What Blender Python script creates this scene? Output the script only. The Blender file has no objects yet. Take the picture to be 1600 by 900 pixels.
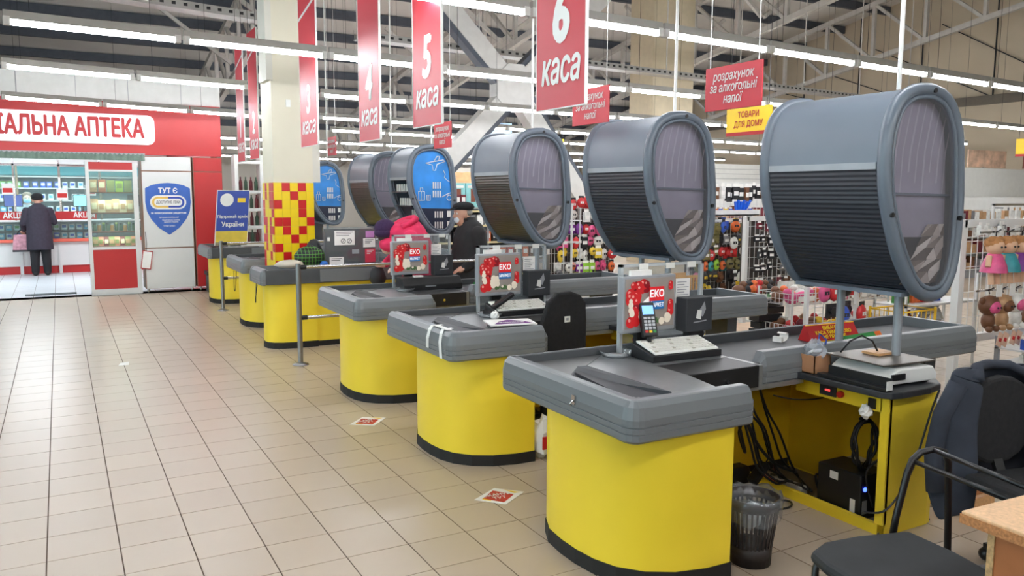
import bpy, bmesh, math, random
from mathutils import Vector, Matrix
import numpy as np
from mathutils.geometry import delaunay_2d_cdt
random.seed(7)
scene = bpy.context.scene
col = scene.collection

# ------------------------------------------------------------------ camera
cam_data = bpy.data.cameras.new('camera')
cam = bpy.data.objects.new('camera', cam_data); col.objects.link(cam)
yaw, pitch, roll = math.radians(29.03), math.radians(6.595), math.radians(0.199)
fwd = Vector((math.cos(pitch)*math.sin(yaw), math.cos(pitch)*math.cos(yaw), -math.sin(pitch)))
rt0 = Vector((math.cos(yaw), -math.sin(yaw), 0)); up0 = rt0.cross(fwd)
rt = math.cos(roll)*rt0 + math.sin(roll)*up0; up = rt.cross(fwd)
m = Matrix((rt, up, -fwd)).transposed().to_4x4(); m.translation = (0.134, -3.766, 1.655)
cam.matrix_world = m
cam_data.sensor_width = 36; cam_data.lens = 1269.45/1600*36; cam_data.clip_end = 200
scene.camera = cam

# ------------------------------------------------------------------ world, exposure
DAY = 3.0            # brightness of the overcast sky outside the windows
w = bpy.data.worlds.new('world'); scene.world = w; w.use_nodes = True
w.node_tree.nodes['Background'].inputs[0].default_value = (0.8, 0.85, 0.95, 1)
w.node_tree.nodes['Background'].inputs[1].default_value = DAY
vs = scene.view_settings
vs.view_transform = 'Standard'; vs.look = 'None'; vs.gamma = 1; vs.use_curve_mapping = False
vs.exposure = 1.0
TUBE = 30.0          # strength of every fluorescent tube
PHARM = 42.0         # watts of each light panel inside the pharmacy

def lamp_area(name, loc, sx, sy, watts, colour=(1, 1, 1)):
    l = bpy.data.lights.new(name, 'AREA'); l.shape = 'RECTANGLE'; l.size = sx; l.size_y = sy
    l.energy = watts; l.color = colour
    o = bpy.data.objects.new(name, l); col.objects.link(o); o.location = loc
    return o
for nm, lc, sx, sy, rot in (('shopfront_window_portal', (-8.98, 1.75, 2.4), 4.4, 15.5, (0, -math.pi/2, 0)), ('back_window_portal', (18.55, 31.98, 4.55), 3.3, .8, (-math.pi/2, 0, 0))):
    o = lamp_area(nm, lc, sx, sy, 1); o.rotation_euler = rot; o.data.cycles.is_portal = True
for lx in (-2.6, -0.4, 1.4):
    lamp_area('pharmacy_ceiling_panel', (lx, 16.2, 2.52), 1.2, 1.2, PHARM, (0.85, 0.94, 1.0))
    lamp_area('pharmacy_ceiling_panel', (lx, 13.2, 2.52), 1.2, 1.2, PHARM*0.7, (0.85, 0.94, 1.0))

# ------------------------------------------------------------------ helpers
def lin(c):
    return tuple(((x/255)/12.92 if x/255 <= .04045 else ((x/255+.055)/1.055)**2.4) for x in c)

MATS = {}
def mat(name, rgb, rough=.5, metal=0., var=.06, scale=8., bump=0., emit=0., spec=.5, alpha=1., coat=0.):
    if name in MATS: return MATS[name]
    mt = bpy.data.materials.new(name); mt.use_nodes = True; MATS[name] = mt
    nt = mt.node_tree; b = nt.nodes['Principled BSDF']; c = lin(rgb)
    if var or bump:
        tc = nt.nodes.new('ShaderNodeTexCoord'); nz = nt.nodes.new('ShaderNodeTexNoise')
        nz.inputs['Scale'].default_value = scale; nz.inputs['Detail'].default_value = 3
        nt.links.new(tc.outputs['Object'], nz.inputs['Vector'])
    if var:
        r = nt.nodes.new('ShaderNodeValToRGB')
        r.color_ramp.elements[0].position = .3; r.color_ramp.elements[1].position = .7
        r.color_ramp.elements[0].color = tuple(x*(1-var) for x in c)+(1,)
        r.color_ramp.elements[1].color = tuple(min(1, x*(1+var)) for x in c)+(1,)
        nt.links.new(nz.outputs['Fac'], r.inputs['Fac']); nt.links.new(r.outputs['Color'], b.inputs['Base Color'])
    else:
        b.inputs['Base Color'].default_value = c+(1,)
    if bump:
        bp = nt.nodes.new('ShaderNodeBump'); bp.inputs['Strength'].default_value = bump; bp.inputs['Distance'].default_value = .01
        nt.links.new(nz.outputs['Fac'], bp.inputs['Height']); nt.links.new(bp.outputs['Normal'], b.inputs['Normal'])
    b.inputs['Roughness'].default_value = rough; b.inputs['Metallic'].default_value = metal
    b.inputs['Specular IOR Level'].default_value = spec
    if coat: b.inputs['Coat Weight'].default_value = coat
    if emit:
        b.inputs['Emission Color'].default_value = c+(1,); b.inputs['Emission Strength'].default_value = emit
    if alpha < 1:
        b.inputs['Alpha'].default_value = alpha
    return mt

def clear(name, tint=(235, 240, 245), see=.85, rough=.05):
    """thin clear sheet: mostly see-through, with real surface reflection"""
    if name in MATS: return MATS[name]
    mt = bpy.data.materials.new(name); mt.use_nodes = True; MATS[name] = mt
    nt = mt.node_tree; nt.nodes.remove(nt.nodes['Principled BSDF']); out = nt.nodes['Material Output']
    tr = nt.nodes.new('ShaderNodeBsdfTransparent'); tr.inputs[0].default_value = lin(tint)+(1,)
    df = nt.nodes.new('ShaderNodeBsdfDiffuse'); df.inputs['Color'].default_value = lin(tint)+(1,)
    gl = nt.nodes.new('ShaderNodeBsdfGlossy'); gl.inputs['Roughness'].default_value = rough
    m1 = nt.nodes.new('ShaderNodeMixShader'); m1.inputs[0].default_value = (1-see)*.6
    lw = nt.nodes.new('ShaderNodeLayerWeight'); pw = nt.nodes.new('ShaderNodeMath'); pw.operation = 'POWER'; pw.inputs[1].default_value = 3.5
    mp = nt.nodes.new('ShaderNodeMapRange'); mp.inputs[3].default_value = .05; mp.inputs[4].default_value = .8
    mx = nt.nodes.new('ShaderNodeMixShader')
    nt.links.new(lw.outputs['Facing'], pw.inputs[0]); nt.links.new(pw.outputs[0], mp.inputs[0]); nt.links.new(mp.outputs[0], mx.inputs[0])
    nt.links.new(tr.outputs[0], m1.inputs[1]); nt.links.new(df.outputs[0], m1.inputs[2])
    nt.links.new(m1.outputs[0], mx.inputs[1]); nt.links.new(gl.outputs[0], mx.inputs[2])
    nt.links.new(mx.outputs[0], out.inputs[0])
    return mt

ORD = 'first second third fourth fifth sixth seventh eighth ninth tenth eleventh twelfth thirteenth fourteenth fifteenth sixteenth seventeenth eighteenth nineteenth twentieth'.split()
class MB:
    """collects shapes and links them as ONE mesh object"""
    def __init__(s): s.v = []; s.f = []; s.mi = []; s.k = 0; s.sm = []; s.smooth = False
    def add(s, vs, fs):
        n = len(s.v); s.v += [tuple(v) for v in vs]
        for f in fs: s.f.append([n+i for i in f]); s.mi.append(s.k); s.sm.append(s.smooth)
        return s
    def box(s, a, b, k=None):
        if k is not None: s.k = k
        x0, y0, z0 = a; x1, y1, z1 = b
        return s.add([(x0,y0,z0),(x1,y0,z0),(x1,y1,z0),(x0,y1,z0),(x0,y0,z1),(x1,y0,z1),(x1,y1,z1),(x0,y1,z1)],
              [(0,3,2,1),(4,5,6,7),(0,1,5,4),(1,2,6,5),(2,3,7,6),(3,0,4,7)])
    def bar(s, p0, p1, wd, ht, upv=(0,0,1)):
        p0 = Vector(p0); p1 = Vector(p1); d = (p1-p0).normalized(); u = Vector(upv)
        if abs(d.dot(u)) > .98: u = Vector((0,1,0))
        a = d.cross(u).normalized(); b = a.cross(d).normalized()
        pts = [p+a*sx*wd/2+b*sy*ht/2 for p in (p0, p1) for sx, sy in ((-1,-1),(1,-1),(1,1),(-1,1))]
        return s.add(pts, [(0,3,2,1),(4,5,6,7),(0,1,5,4),(1,2,6,5),(2,3,7,6),(3,0,4,7)])
    def cyl(s, p0, p1, r0, r1=None, n=12, caps=True):
        r1 = r0 if r1 is None else r1
        p0 = Vector(p0); p1 = Vector(p1); d = (p1-p0).normalized()
        u = Vector((0,0,1)) if abs(d.z) < .9 else Vector((1,0,0))
        a = d.cross(u).normalized(); b = d.cross(a)
        vs = []
        for p, r in ((p0, r0), (p1, r1)):
            for i in range(n):
                t = 2*math.pi*i/n; vs.append(p+a*r*math.cos(t)+b*r*math.sin(t))
        o = s.smooth; s.smooth = True
        s.add(vs, [(i, i+n, (i+1) % n+n, (i+1) % n) for i in range(n)])
        s.smooth = o
        if caps: s.add(vs, [tuple(range(n)), tuple(range(2*n-1, n-1, -1))])
        return s
    def tube(s, pts, r, n=6, closed=False, ry=None):
        pts = [Vector(p) for p in pts]; N = len(pts); vs = []; ry = ry or r
        a = None
        for i, p in enumerate(pts):
            q0 = pts[(i-1) % N] if (closed or i > 0) else p; q1 = pts[(i+1) % N] if (closed or i < N-1) else p
            d = (q1-q0).normalized()
            if a is None:
                u = Vector((0,0,1)) if abs(d.z) < .9 else Vector((0,1,0)); a = d.cross(u).normalized()
            a = (a-d*a.dot(d)).normalized(); b = d.cross(a)
            for j in range(n):
                t = 2*math.pi*j/n; vs.append(p+a*r*math.cos(t)+b*ry*math.sin(t))
        fs = []
        for i in range(N if closed else N-1):
            i2 = (i+1) % N
            for j in range(n):
                j2 = (j+1) % n; fs.append((i*n+j, i*n+j2, i2*n+j2, i2*n+j))
        if not closed: fs += [tuple(range(n-1, -1, -1)), tuple(range((N-1)*n, N*n))]
        o = s.smooth; s.smooth = True; s.add(vs, fs); s.smooth = o
        return s
    def prism(s, poly, axis, lo, hi, sides=True):
        """extrude a closed outline; axis 'x': poly is (y,z); 'y': (x,z); 'z': (x,y)"""
        def P(a, b, c): return {'x': (c,a,b), 'y': (a,c,b), 'z': (a,b,c)}[axis]
        n = len(poly); vs = [P(a,b,lo) for a,b in poly]+[P(a,b,hi) for a,b in poly]
        fs = [tuple(range(n-1,-1,-1)), tuple(range(n, 2*n))]
        if sides: fs += [(i, (i+1) % n, (i+1) % n+n, i+n) for i in range(n)]
        return s.add(vs, fs)
    def lathe(s, c, prof, n=16):
        vs = []
        for r, z in prof:
            for i in range(n):
                t = 2*math.pi*i/n; vs.append((c[0]+r*math.cos(t), c[1]+r*math.sin(t), c[2]+z))
        fs = [(k*n+i, k*n+(i+1) % n, (k+1)*n+(i+1) % n, (k+1)*n+i) for k in range(len(prof)-1) for i in range(n)]
        o = s.smooth; s.smooth = True; s.add(vs, fs); s.smooth = o
        return s
    def ball(s, c, r, n=10, m_=7):
        rx, ry, rz = r if hasattr(r, '__len__') else (r, r, r); vs = []; fs = []
        for k in range(m_+1):
            ph = math.pi*k/m_
            for i in range(n):
                t = 2*math.pi*i/n
                vs.append((c[0]+rx*math.sin(ph)*math.cos(t), c[1]+ry*math.sin(ph)*math.sin(t), c[2]-rz*math.cos(ph)))
        for k in range(m_):
            for i in range(n): fs.append((k*n+i, k*n+(i+1) % n, (k+1)*n+(i+1) % n, (k+1)*n+i))
        o = s.smooth; s.smooth = True; s.add(vs, fs); s.smooth = o
        return s
    def sweep(s, path, prof):
        """sweep profile [(outward, z)] along a plan path of (x, y, nx, ny): n = outward direction"""
        n = len(prof); vs = []
        for x, y, nx, ny in path:
            for o_, z in prof: vs.append((x+nx*o_, y+ny*o_, z))
        fs = [(i*n+j, (i+1)*n+j, (i+1)*n+(j+1) % n, i*n+(j+1) % n) for i in range(len(path)-1) for j in range(n)]
        fs += [tuple(range(n)), tuple(range((len(path)-1)*n+n-1, (len(path)-1)*n-1, -1))]
        return s.add(vs, fs)
    def quad(s, a, b, c, d): return s.add([a, b, c, d], [(0,1,2,3)])
    def mesh(s, name, mats):
        me = bpy.data.meshes.new(name); me.from_pydata(s.v, [], s.f)
        for mt in (mats if isinstance(mats, (list, tuple)) else [mats]): me.materials.append(mt)
        me.polygons.foreach_set('material_index', s.mi); me.polygons.foreach_set('use_smooth', s.sm)
        bm = bmesh.new(); bm.from_mesh(me); bmesh.ops.recalc_face_normals(bm, faces=bm.faces); bm.to_mesh(me); bm.free()
        me.update(); return me
    def build(s, name, mats, parent=None, bevel=0, loc=None, rz=None):
        o = bpy.data.objects.new(name, s.mesh(name, mats)); col.objects.link(o)
        if parent is not None: o.parent = parent
        if loc is not None: o.location = loc
        if rz is not None: o.rotation_euler.z = rz
        if bevel:
            b = o.modifiers.new('bevel', 'BEVEL'); b.width = bevel; b.segments = 2; b.limit_method = 'ANGLE'; b.angle_limit = .7
        return o

def tag(o, label=None, cat=None, group=None, kind=None):
    if label: o['label'] = label
    if cat: o['category'] = cat
    if group: o['group'] = group
    if kind: o['kind'] = kind
    return o
def thing(name, label, cat, loc=(0,0,0), rz=0, group=None):
    o = bpy.data.objects.new(name, None); col.objects.link(o); o.empty_display_size = .1
    o.location = loc; o.rotation_euler.z = rz
    return tag(o, label, cat, group)
def struct(o): o['kind'] = 'structure'; return o
KIDS = {}
def kids(o): return [c for c in bpy.data.objects if c.parent is o]
def copy_tree(o, loc=None, label=None, group=None, rz=None):
    c = o.copy(); col.objects.link(c)
    if loc is not None: c.location = loc
    if rz is not None: c.rotation_euler.z = rz
    if label: c['label'] = label
    if group: c['group'] = group
    for ch in kids(o):
        d = ch.copy(); col.objects.link(d); d.parent = c
        for g in kids(ch):
            e = g.copy(); col.objects.link(e); e.parent = d
    return c

def text(body, size, mt, parent, loc, face='-y', squeeze=1., bold=.02, shear=0., align='CENTER', name='lettering', depth=.001, tilt=None, mirror=False):
    """letters as a real, very thin mesh; face = the way the letters look"""
    c = bpy.data.curves.new('lettering', 'FONT'); c.body = body; c.size = size; c.align_x = align; c.align_y = 'CENTER'
    c.shear = shear; c.extrude = 0 if bold else depth; c.resolution_u = 3; c.space_line = 1.05
    t = bpy.data.objects.new('lettering', c); col.objects.link(t)
    c.fill_mode = 'NONE'; c.extrude = 0
    wire = bpy.data.meshes.new_from_object(t.evaluated_get(bpy.context.evaluated_depsgraph_get()))
    bpy.data.objects.remove(t); bpy.data.curves.remove(c)
    P = np.array([(v.co.x, v.co.y) for v in wire.vertices]); E = [tuple(e.vertices) for e in wire.edges]
    bpy.data.meshes.remove(wire)
    # follow every outline in its own direction, then keep what the outlines wind around (letters may overlap themselves)
    nxt = {}
    for i, j in E: nxt.setdefault(i, []).append(j); nxt.setdefault(j, []).append(i)
    seen = set(); segs = []
    for s0 in range(len(P)):
        if s0 in seen or s0 not in nxt: continue
        loop = [s0]; seen.add(s0); cur = s0+1 if s0+1 in nxt[s0] else nxt[s0][0]
        while cur not in seen:
            seen.add(cur); loop.append(cur); q = [k for k in nxt[cur] if k not in seen]
            if not q: break
            cur = q[0]
        segs += [(loop[i], loop[(i+1) % len(loop)]) for i in range(len(loop))]
    V2, _, F2, *_r = delaunay_2d_cdt([Vector(p) for p in P], segs, [], 0, 1e-7)
    A = P[[i for i, _j in segs]]; B = P[[j for _i, j in segs]]; keep = []
    for f in F2:
        q = sum((V2[i] for i in f), Vector((0, 0)))/len(f)
        up_ = (A[:,1] <= q.y) & (B[:,1] > q.y); dn_ = (A[:,1] > q.y) & (B[:,1] <= q.y)
        side = (B[:,0]-A[:,0])*(q.y-A[:,1])-(q.x-A[:,0])*(B[:,1]-A[:,1])
        if int((up_ & (side > 0)).sum())-int((dn_ & (side < 0)).sum()) != 0: keep.append(f)
    me = bpy.data.meshes.new('lettering'); me.from_pydata([(v.x, v.y, 0) for v in V2], [], keep)
    if bold:      # heavier strokes: the same letters set several times, a hair apart
        bm = bmesh.new(); b_ = bold*size
        for kk_, (dx, dy) in enumerate(((0,0), (-b_,0), (b_,0), (0,-b_*.7), (0,b_*.7), (-b_*.6,b_*.6), (b_*.6,-b_*.6))):
            n0 = len(bm.verts); bm.from_mesh(me); bm.verts.ensure_lookup_table()
            for v in bm.verts[n0:]: v.co.x += dx; v.co.y += dy; v.co.z += .00025*kk_
        bm.to_mesh(me); bm.free()
    X, Y = {'-y': ((1,0,0),(0,0,1)), '-x': ((0,-1,0),(0,0,1)), 'z': ((1,0,0),(0,1,0)), '+y': ((-1,0,0),(0,0,1)), '+x': ((0,1,0),(0,0,1))}[face]
    X = Vector(X); Y = Vector(Y); Z_ = X.cross(Y)
    R = Matrix((X*squeeze*(-1 if mirror else 1), Y, Z_)).transposed().to_4x4()
    if tilt: R = Matrix.Rotation(tilt[0], 4, tilt[1]) @ R
    me.transform(R); me.materials.clear(); me.materials.append(mt)
    o = bpy.data.objects.new(name, me); col.objects.link(o); o.parent = parent; o.location = loc
    return o

# ------------------------------------------------------------------ materials
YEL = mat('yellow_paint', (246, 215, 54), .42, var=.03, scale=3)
YELD = mat('yellow_paint_shaded', (222, 184, 30), .5, var=.06, scale=4)  # same yellow with shade put into the colour, for inner panels
BLACK = mat('black_plastic', (22, 22, 24), .45, var=.2)
RUBBER = mat('black_rubber', (30, 28, 28), .7, var=.2)
BUMP = mat('grey_bumper_plastic', (112, 116, 119), .36, var=.02, scale=2)
BUMPD = mat('dark_grey_edge', (70, 73, 76), .5, var=.08)
STEEL = mat('brushed_steel', (140, 142, 143), .33, metal=.55, var=.07, scale=14)
POSTM = mat('satin_steel', (150, 150, 150), .3, metal=.9, var=.04)
CHROME = mat('chrome', (205, 205, 205), .18, metal=1, var=.03)
BELT = mat('belt_rubber', (66, 68, 71), .55, var=.07, scale=20, bump=.05)
TOWER = mat('tower_grey', (116, 126, 138), .42, var=.04, scale=3)
TOWERD = mat('tower_ring_grey', (104, 114, 126), .33, var=.04)
SHUT = mat('shutter_slats', (44, 47, 55), .42, var=.06, scale=5)
WHITE = mat('white_plastic', (228, 228, 224), .45, var=.03)
OFFW = mat('off_white_paint', (208, 205, 194), .6, var=.04, scale=3)
PAPER = mat('paper', (240, 238, 234), .8, var=.03)
RED = mat('red_panel', (205, 40, 38), .4, var=.04, scale=3)
REDS = mat('red_sign', (198, 44, 58), .45, var=.04, scale=2)
REDD = mat('red_print', (180, 22, 26), .5, var=.05)
BLUEP = mat('blue_print', (52, 96, 178), .5, var=.05)
NAVY = mat('navy_print', (40, 70, 160), .5, var=.05)
YELP = mat('yellow_print', (246, 206, 30), .5, var=.04)
GREENP = mat('green_print', (52, 140, 70), .5, var=.06)
INK = mat('ink_black', (40, 40, 45), .6, var=.05)
GREYP = mat('grey_print', (150, 152, 156), .6, var=.05)
ORANGE = mat('orange_print', (226, 110, 40), .5, var=.05)
TEAL = mat('teal_panel', (70, 150, 160), .5, var=.05)
WOODC = mat('chipboard_face', (206, 158, 108), .5, var=.12, scale=60)
PURP = mat('purple_print', (110, 40, 130), .5, var=.05)
DKGREY = mat('dark_grey_plastic', (52, 54, 58), .45, var=.1)
WIRE = mat('white_wire', (222, 222, 220), .4, var=.03)
ACRYL = clear('acrylic', (232, 236, 238), .86, .06)
GLASSC = clear('case_glass', (225, 238, 236), .88, .04)
# ------------------------------------------------------------------ the setting
def tile_material(name, rgb, rough):
    mt = mat(name, rgb, rough, var=.05, scale=1.2, spec=.5)
    nt = mt.node_tree; b = nt.nodes['Principled BSDF']
    oi = nt.nodes.new('ShaderNodeObjectInfo'); hs = nt.nodes.new('ShaderNodeHueSaturation')
    mp = nt.nodes.new('ShaderNodeMapRange'); mp.inputs[3].default_value = .965; mp.inputs[4].default_value = 1.035
    src = b.inputs['Base Color'].links[0].from_socket
    nt.links.new(oi.outputs['Random'], mp.inputs[0]); nt.links.new(mp.outputs[0], hs.inputs['Value'])
    nt.links.new(src, hs.inputs['Color']); nt.links.new(hs.outputs[0], b.inputs['Base Color'])
    return mt
TILE = tile_material('beige_floor_tile', (187, 170, 150), .3)
PTILE = tile_material('pale_floor_tile', (196, 200, 204), .3)
GROUT = mat('grout', (92, 74, 60), .9, var=.1)
T = .3
fl = struct(MB().box((-9, -9, -.2), (26, 34, 0)).build('floor', GROUT))
tm = MB().box((.003, .0025, 0), (T-.003, T-.0025, .0022))
tile_mesh = tm.mesh('tile', TILE); tile_mesh.name = 'tile'
far = MB()
near = []
inv = cam.matrix_world.inverted()
for i in range(-24, 80):
    for j in range(-20, 110):
        x, y = i*T, j*T
        if y >= 10.8 and x < 2.7 and x > -5.2: continue
        p = inv @ Vector((x+.15, y+.15, 0))
        vis = p.z < -.5 and abs(p.x/p.z)*1269 < 860 and (-p.y/-p.z)*1269 < 520
        d = (Vector((x+.15, y+.15, 0))-cam.location).length
        # floor taken up by the counters and what stands on it is not seen
        if vis and x < 2.4+.4*(y < -1.2) and not (2.0 < x < 2.6 and y > -1.2): near.append((d, x, y))
        elif vis and d < 6: near.append((d+1, x, y))
        elif d < 26 and vis: far.box((x+.003, y+.0025, 0), (x+T-.003, y+T-.0025, .0022))
near.sort()
for k, (d, x, y) in enumerate(near):
    if k < 298:
        o = bpy.data.objects.new('tile', tile_mesh); col.objects.link(o); o.parent = fl; o.location = (x, y, 0)
    else: far.box((x+.003, y+.0025, 0), (x+T-.003, y+T-.0025, .0022))
o = far.build('tiling', TILE, fl); o['kind'] = 'stuff'
# pale tiles inside the pharmacy
pt = MB()
for i in range(-12, 9):
    for j in range(36, 62): pt.box((i*T+.003, j*T+.003, 0), (i*T+T-.003, j*T+T-.003, .0022))
o = pt.build('tiling', PTILE, fl); o['kind'] = 'stuff'

WALLM = mat('beige_wall', (216, 202, 178), .8, var=.05, scale=.6, bump=.05)
FARW = mat('pale_wall', (214, 208, 196), .8, var=.04, scale=.6)
DECK = mat('roof_deck', (236, 233, 228), .75, var=.05, scale=.7)
PURL = mat('purlin_paint', (80, 85, 95), .6, var=.08)
TRUSS = mat('truss_paint', (206, 202, 196), .6, var=.06)
def roof(y): return 10.2-.177*y
struct(MB().box((24, -9, 0), (24.2, 34, 12)).build('wall_right', WALLM))
wb = MB(); wb.box((-9, 32, 0), (16.9, 32.2, 8)); wb.box((20.2, 32, 0), (24, 32.2, 8)); wb.box((16.9, 32, 0), (20.2, 32.2, 4.15)); wb.box((16.9, 32, 4.95), (20.2, 32.2, 8))
struct(wb.build('wall_back', FARW))
wl = MB(); wl.box((-9.2, -9, 0), (-9, -6, 12)); wl.box((-9.2, 9.5, 0), (-9, 34, 12)); wl.box((-9.2, -6, 0), (-9, 9.5, .2)); wl.box((-9.2, -6, 4.6), (-9, 9.5, 12))
struct(wl.build('wall_left', FARW))
wf = struct(MB().box((-9.11, -6, .2), (-9.1, 9.5, 4.6)).build('window_2', GLASSC))
for i in range(9): MB().box((-9.08, -6+1.93*i, .2), (-9.0, -5.93+1.93*i, 4.6)).build('window_bar', GREYP, wf)
struct(MB().box((-9, -9.2, 0), (24, -9, 12)).build('wall_front', FARW))
ce = MB()
ce.add([(-9, -9, roof(-9)), (24, -9, roof(-9)), (24, 34, roof(34)), (-9, 34, roof(34)),
        (-9, -9, roof(-9)+.1), (24, -9, roof(-9)+.1), (24, 34, roof(34)+.1), (-9, 34, roof(34)+.1)],
       [(0,1,2,3), (7,6,5,4), (0,4,5,1), (1,5,6,2), (2,6,7,3), (3,7,4,0)])
ce = struct(ce.build('ceiling', DECK))
y = 3.7
while y < 32:
    z = roof(y)
    MB().box((-9, y-.07, z-.26), (23.95, y+.07, z-.02)).build('purlin', PURL, ce)
    # the lower flange
    y += 1.73
# lattice trusses under the purlins
for X in (4.4, 10.6, 16.6, 22.2):
    root = thing('roof_truss', None, None, (X, 0, 0)); root['kind'] = 'structure'
    ys = [4.6+1.73*i for i in range(16)]
    ch = MB().bar((0, 4.6, roof(4.6)-.42), (0, 30.5, roof(30.5)-.42), .16, .14); ch.build('top_chord', TRUSS, root)
    MB().bar((0, 4.6, roof(4.6)-2.1), (0, 30.5, roof(30.5)-2.0), .14, .14).build('bottom_chord', TRUSS, root)
    for i, yy in enumerate(ys[:-1]):
        zt = roof(yy)-.42; zb = roof(4.6)-2.1+(roof(30.5)-2.0-roof(4.6)+2.1)*(yy-4.6)/25.9
        MB().bar((0, yy, zb), (0, yy, zt), .1, .1).build('strut', TRUSS, root)
        zt2 = roof(yy+1.73)-.42
        MB().bar((0, yy, zb), (0, yy+1.73, zt2), .09, .09).build('strut', TRUSS, root)
# knee braces out from the trusses to the purlins
for X in (4.4, 10.6, 16.6):
    for yy in (8.9, 12.35, 15.8, 19.3):
        b = struct(MB().bar((X+.05, yy, roof(yy)-1.7), (X+1.9, yy, roof(yy)-.35), .09, .09).build('roof_brace', TRUSS))
        b = struct(MB().bar((X-.05, yy, roof(yy)-1.7), (X-1.9, yy, roof(yy)-.35), .09, .09).build('roof_brace', TRUSS))
# big crossed wind brace
xb = thing('cross_brace', None, None, (7.2, 9, 0)); xb['kind'] = 'structure'
BR = mat('brace_paint', (206, 204, 200), .5, var=.05)
ARM = [0]
def arm(p0, p1):
    ARM[0] += 1; a = MB().bar(p0, p1, .3, .24+.012*ARM[0], (0, 1, 0)); a.build('brace_arm', BR, xb)
    p0 = Vector(p0); p1 = Vector(p1); n = Vector((-(p1-p0).z, 0, (p1-p0).x)).normalized()
    MB().bar(p0+n*.19, p1+n*.19, .08, .2+.01*ARM[0], (0, 1, 0)).build('brace_flange', PURL, xb)
arm((.02, 0, 3.5), (-1.7, 0, 5.2)); arm((.02, 0, 3.5), (-1.75, 0, 1.75)); arm((.02, 0, 3.5), (1.75, 0, 1.2)); arm((.02, 0, 3.5), (1.9, 0, 5.3))
MB().prism([(-.36,3.3), (-.15,3.1), (.15,3.1), (.36,3.3), (.36,3.7), (.15,3.9), (-.15,3.9), (-.36,3.7)], 'y', -.155, .155).build('gusset_plate', BR, xb)
# daylight window far back
wf = struct(MB().box((16.9, 32.08, 4.15), (20.2, 32.09, 4.95)).build('window_1', GLASSC))
for i in range(5): MB().box((16.9+.8*i, 32.0, 4.15), (16.97+.8*i, 32.07, 4.95)).build('window_bar', GREYP, wf)
# beige boxed column far in the hall, cable trays, rail on the right wall
struct(MB().box((12.72, 12, 0), (13.98, 12.9, roof(12)-.3)).build('column', mat('boxed_column', (206, 192, 164), .7, var=.04)))
TRAY = mat('galvanised_tray', (168, 166, 162), .45, metal=.4, var=.08)
for (p0, p1) in (((-3, 7.6, 4.2), (3.6, 9.2, 4.2)), ((4.6, 9.6, 4.2), (23, 11.5, 4.2))):
    r = thing('cable_tray', 'perforated steel cable tray slung under the roof ' + ('over the pharmacy' if p0[0] < 0 else 'beyond the crossed brace'), 'cable tray')
    p0 = Vector(p0); p1 = Vector(p1); n = Vector((0, 1, 0))
    MB().bar(p0, p1, .3, .02).build('tray_floor', TRAY, r)
    for s in (-.15, .15): MB().bar(p0+n*s+Vector((0,0,.05)), p1+n*s+Vector((0,0,.05)), .012, .1).build('side_rail', TRAY, r)
    sl = MB(); N = int((p1-p0).length/.16)
    for i in range(N):
        c = p0+(p1-p0)*(i+.5)/N; sl.box((c.x-.045, c.y-.158, c.z+.03), (c.x+.045, c.y-.155, c.z+.07))
    sl.build('slots', BLACK, r)['kind'] = 'stuff'
    hg = MB()
    k = 0
    while k < (p1-p0).length:
        c = p0+(p1-p0).normalized()*k; MB().bar(c, (c.x, c.y, roof(c.y)), .02, .02).build('hanger', TRUSS, r); k += 2.4
struct(MB().box((23.85, -9, 4.3), (23.99, 30, 4.55)).build('trim_1', mat('wall_rail', (120, 112, 100), .6)))
wr = MB()
for k in range(9):
    yy = -1+2.3*k; wr.bar((23.96, yy, 4.5), (23.96, yy, roof(yy)), .03, .03); wr.bar((23.96, yy, 4.5), (23.96, yy+4, roof(yy+4)-1.2), .025, .025)
wr = wr.build('trim_2', INK); struct(wr)

# ---- tiled shop column between the tills
CX0, CX1, CY0, CY1 = 2.255, 2.712, 5.6, 6.13
cl = struct(MB().box((CX0+.004, CY0+.004, 0), (CX1-.004, CY1-.004, roof(6)-.3)).build('column', mat('column_paint', (214, 208, 188), .6, var=.03, scale=2)))
MB().box((CX0-.05, CY0-.03, 2.9), (CX0+.02, CY1-.2, 6)).build('cover_strip', OFFW, cl)
pat = ["01010","00100","10010","00010","11001","01010","00100","10010","01000","10010","00100","01001","10000","00010","01001","10010","00100","01000"]
MB().box((CX1-.01, CY0+.02, 1.78), (CX1+.085, CY0+.05, 2.5)).build('side_board', OFFW, cl)
pat = ["01010","00100","10010","00010","11001","01010","00100","10010","01000","10000"]+pat[::-1]
YT = mat('yellow_mosaic_tile', (240, 206, 24), .25, var=.03); RT = mat('red_mosaic_tile', (200, 30, 30), .25, var=.05)
tw = (CX1-CX0)/5; th = .0985; side = ["101","010","001","110","010","101"]
MB().box((CX0, CY0, 0), (CX1, CY1, 1.775)).build('tile_bed', mat('tile_bed', (214, 186, 60), .8), cl)
tf = [MB().box((.0015, -.006, .0015), (tw-.0015, 0, th-.0015)).mesh('tile', mm) for mm in (YT, RT)]
ts_w = (CY1-CY0)/5
ts = [MB().box((-.006, .0015, .0015), (0, ts_w-.0015, th-.0015)).mesh('tile', mm) for mm in (YT, RT)]
for r in range(18):
    for c in range(5):
        o = bpy.data.objects.new('tile', tf[int(pat[r % len(pat)][c])]); col.objects.link(o); o.parent = cl
        o.location = (CX0+c*tw, CY0, 1.775-(r+1)*th)
        o = bpy.data.objects.new('tile', ts[1 if random.random() < .42 else 0]); col.objects.link(o); o.parent = cl
        o.location = (CX0, CY0+c*ts_w, 1.775-(r+1)*th)
MB().box((.0, -.012, 0), (.05, 0, .08)).build('switch_box', WHITE, cl, loc=(2.42, CY0+.004, 2.62))
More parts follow.
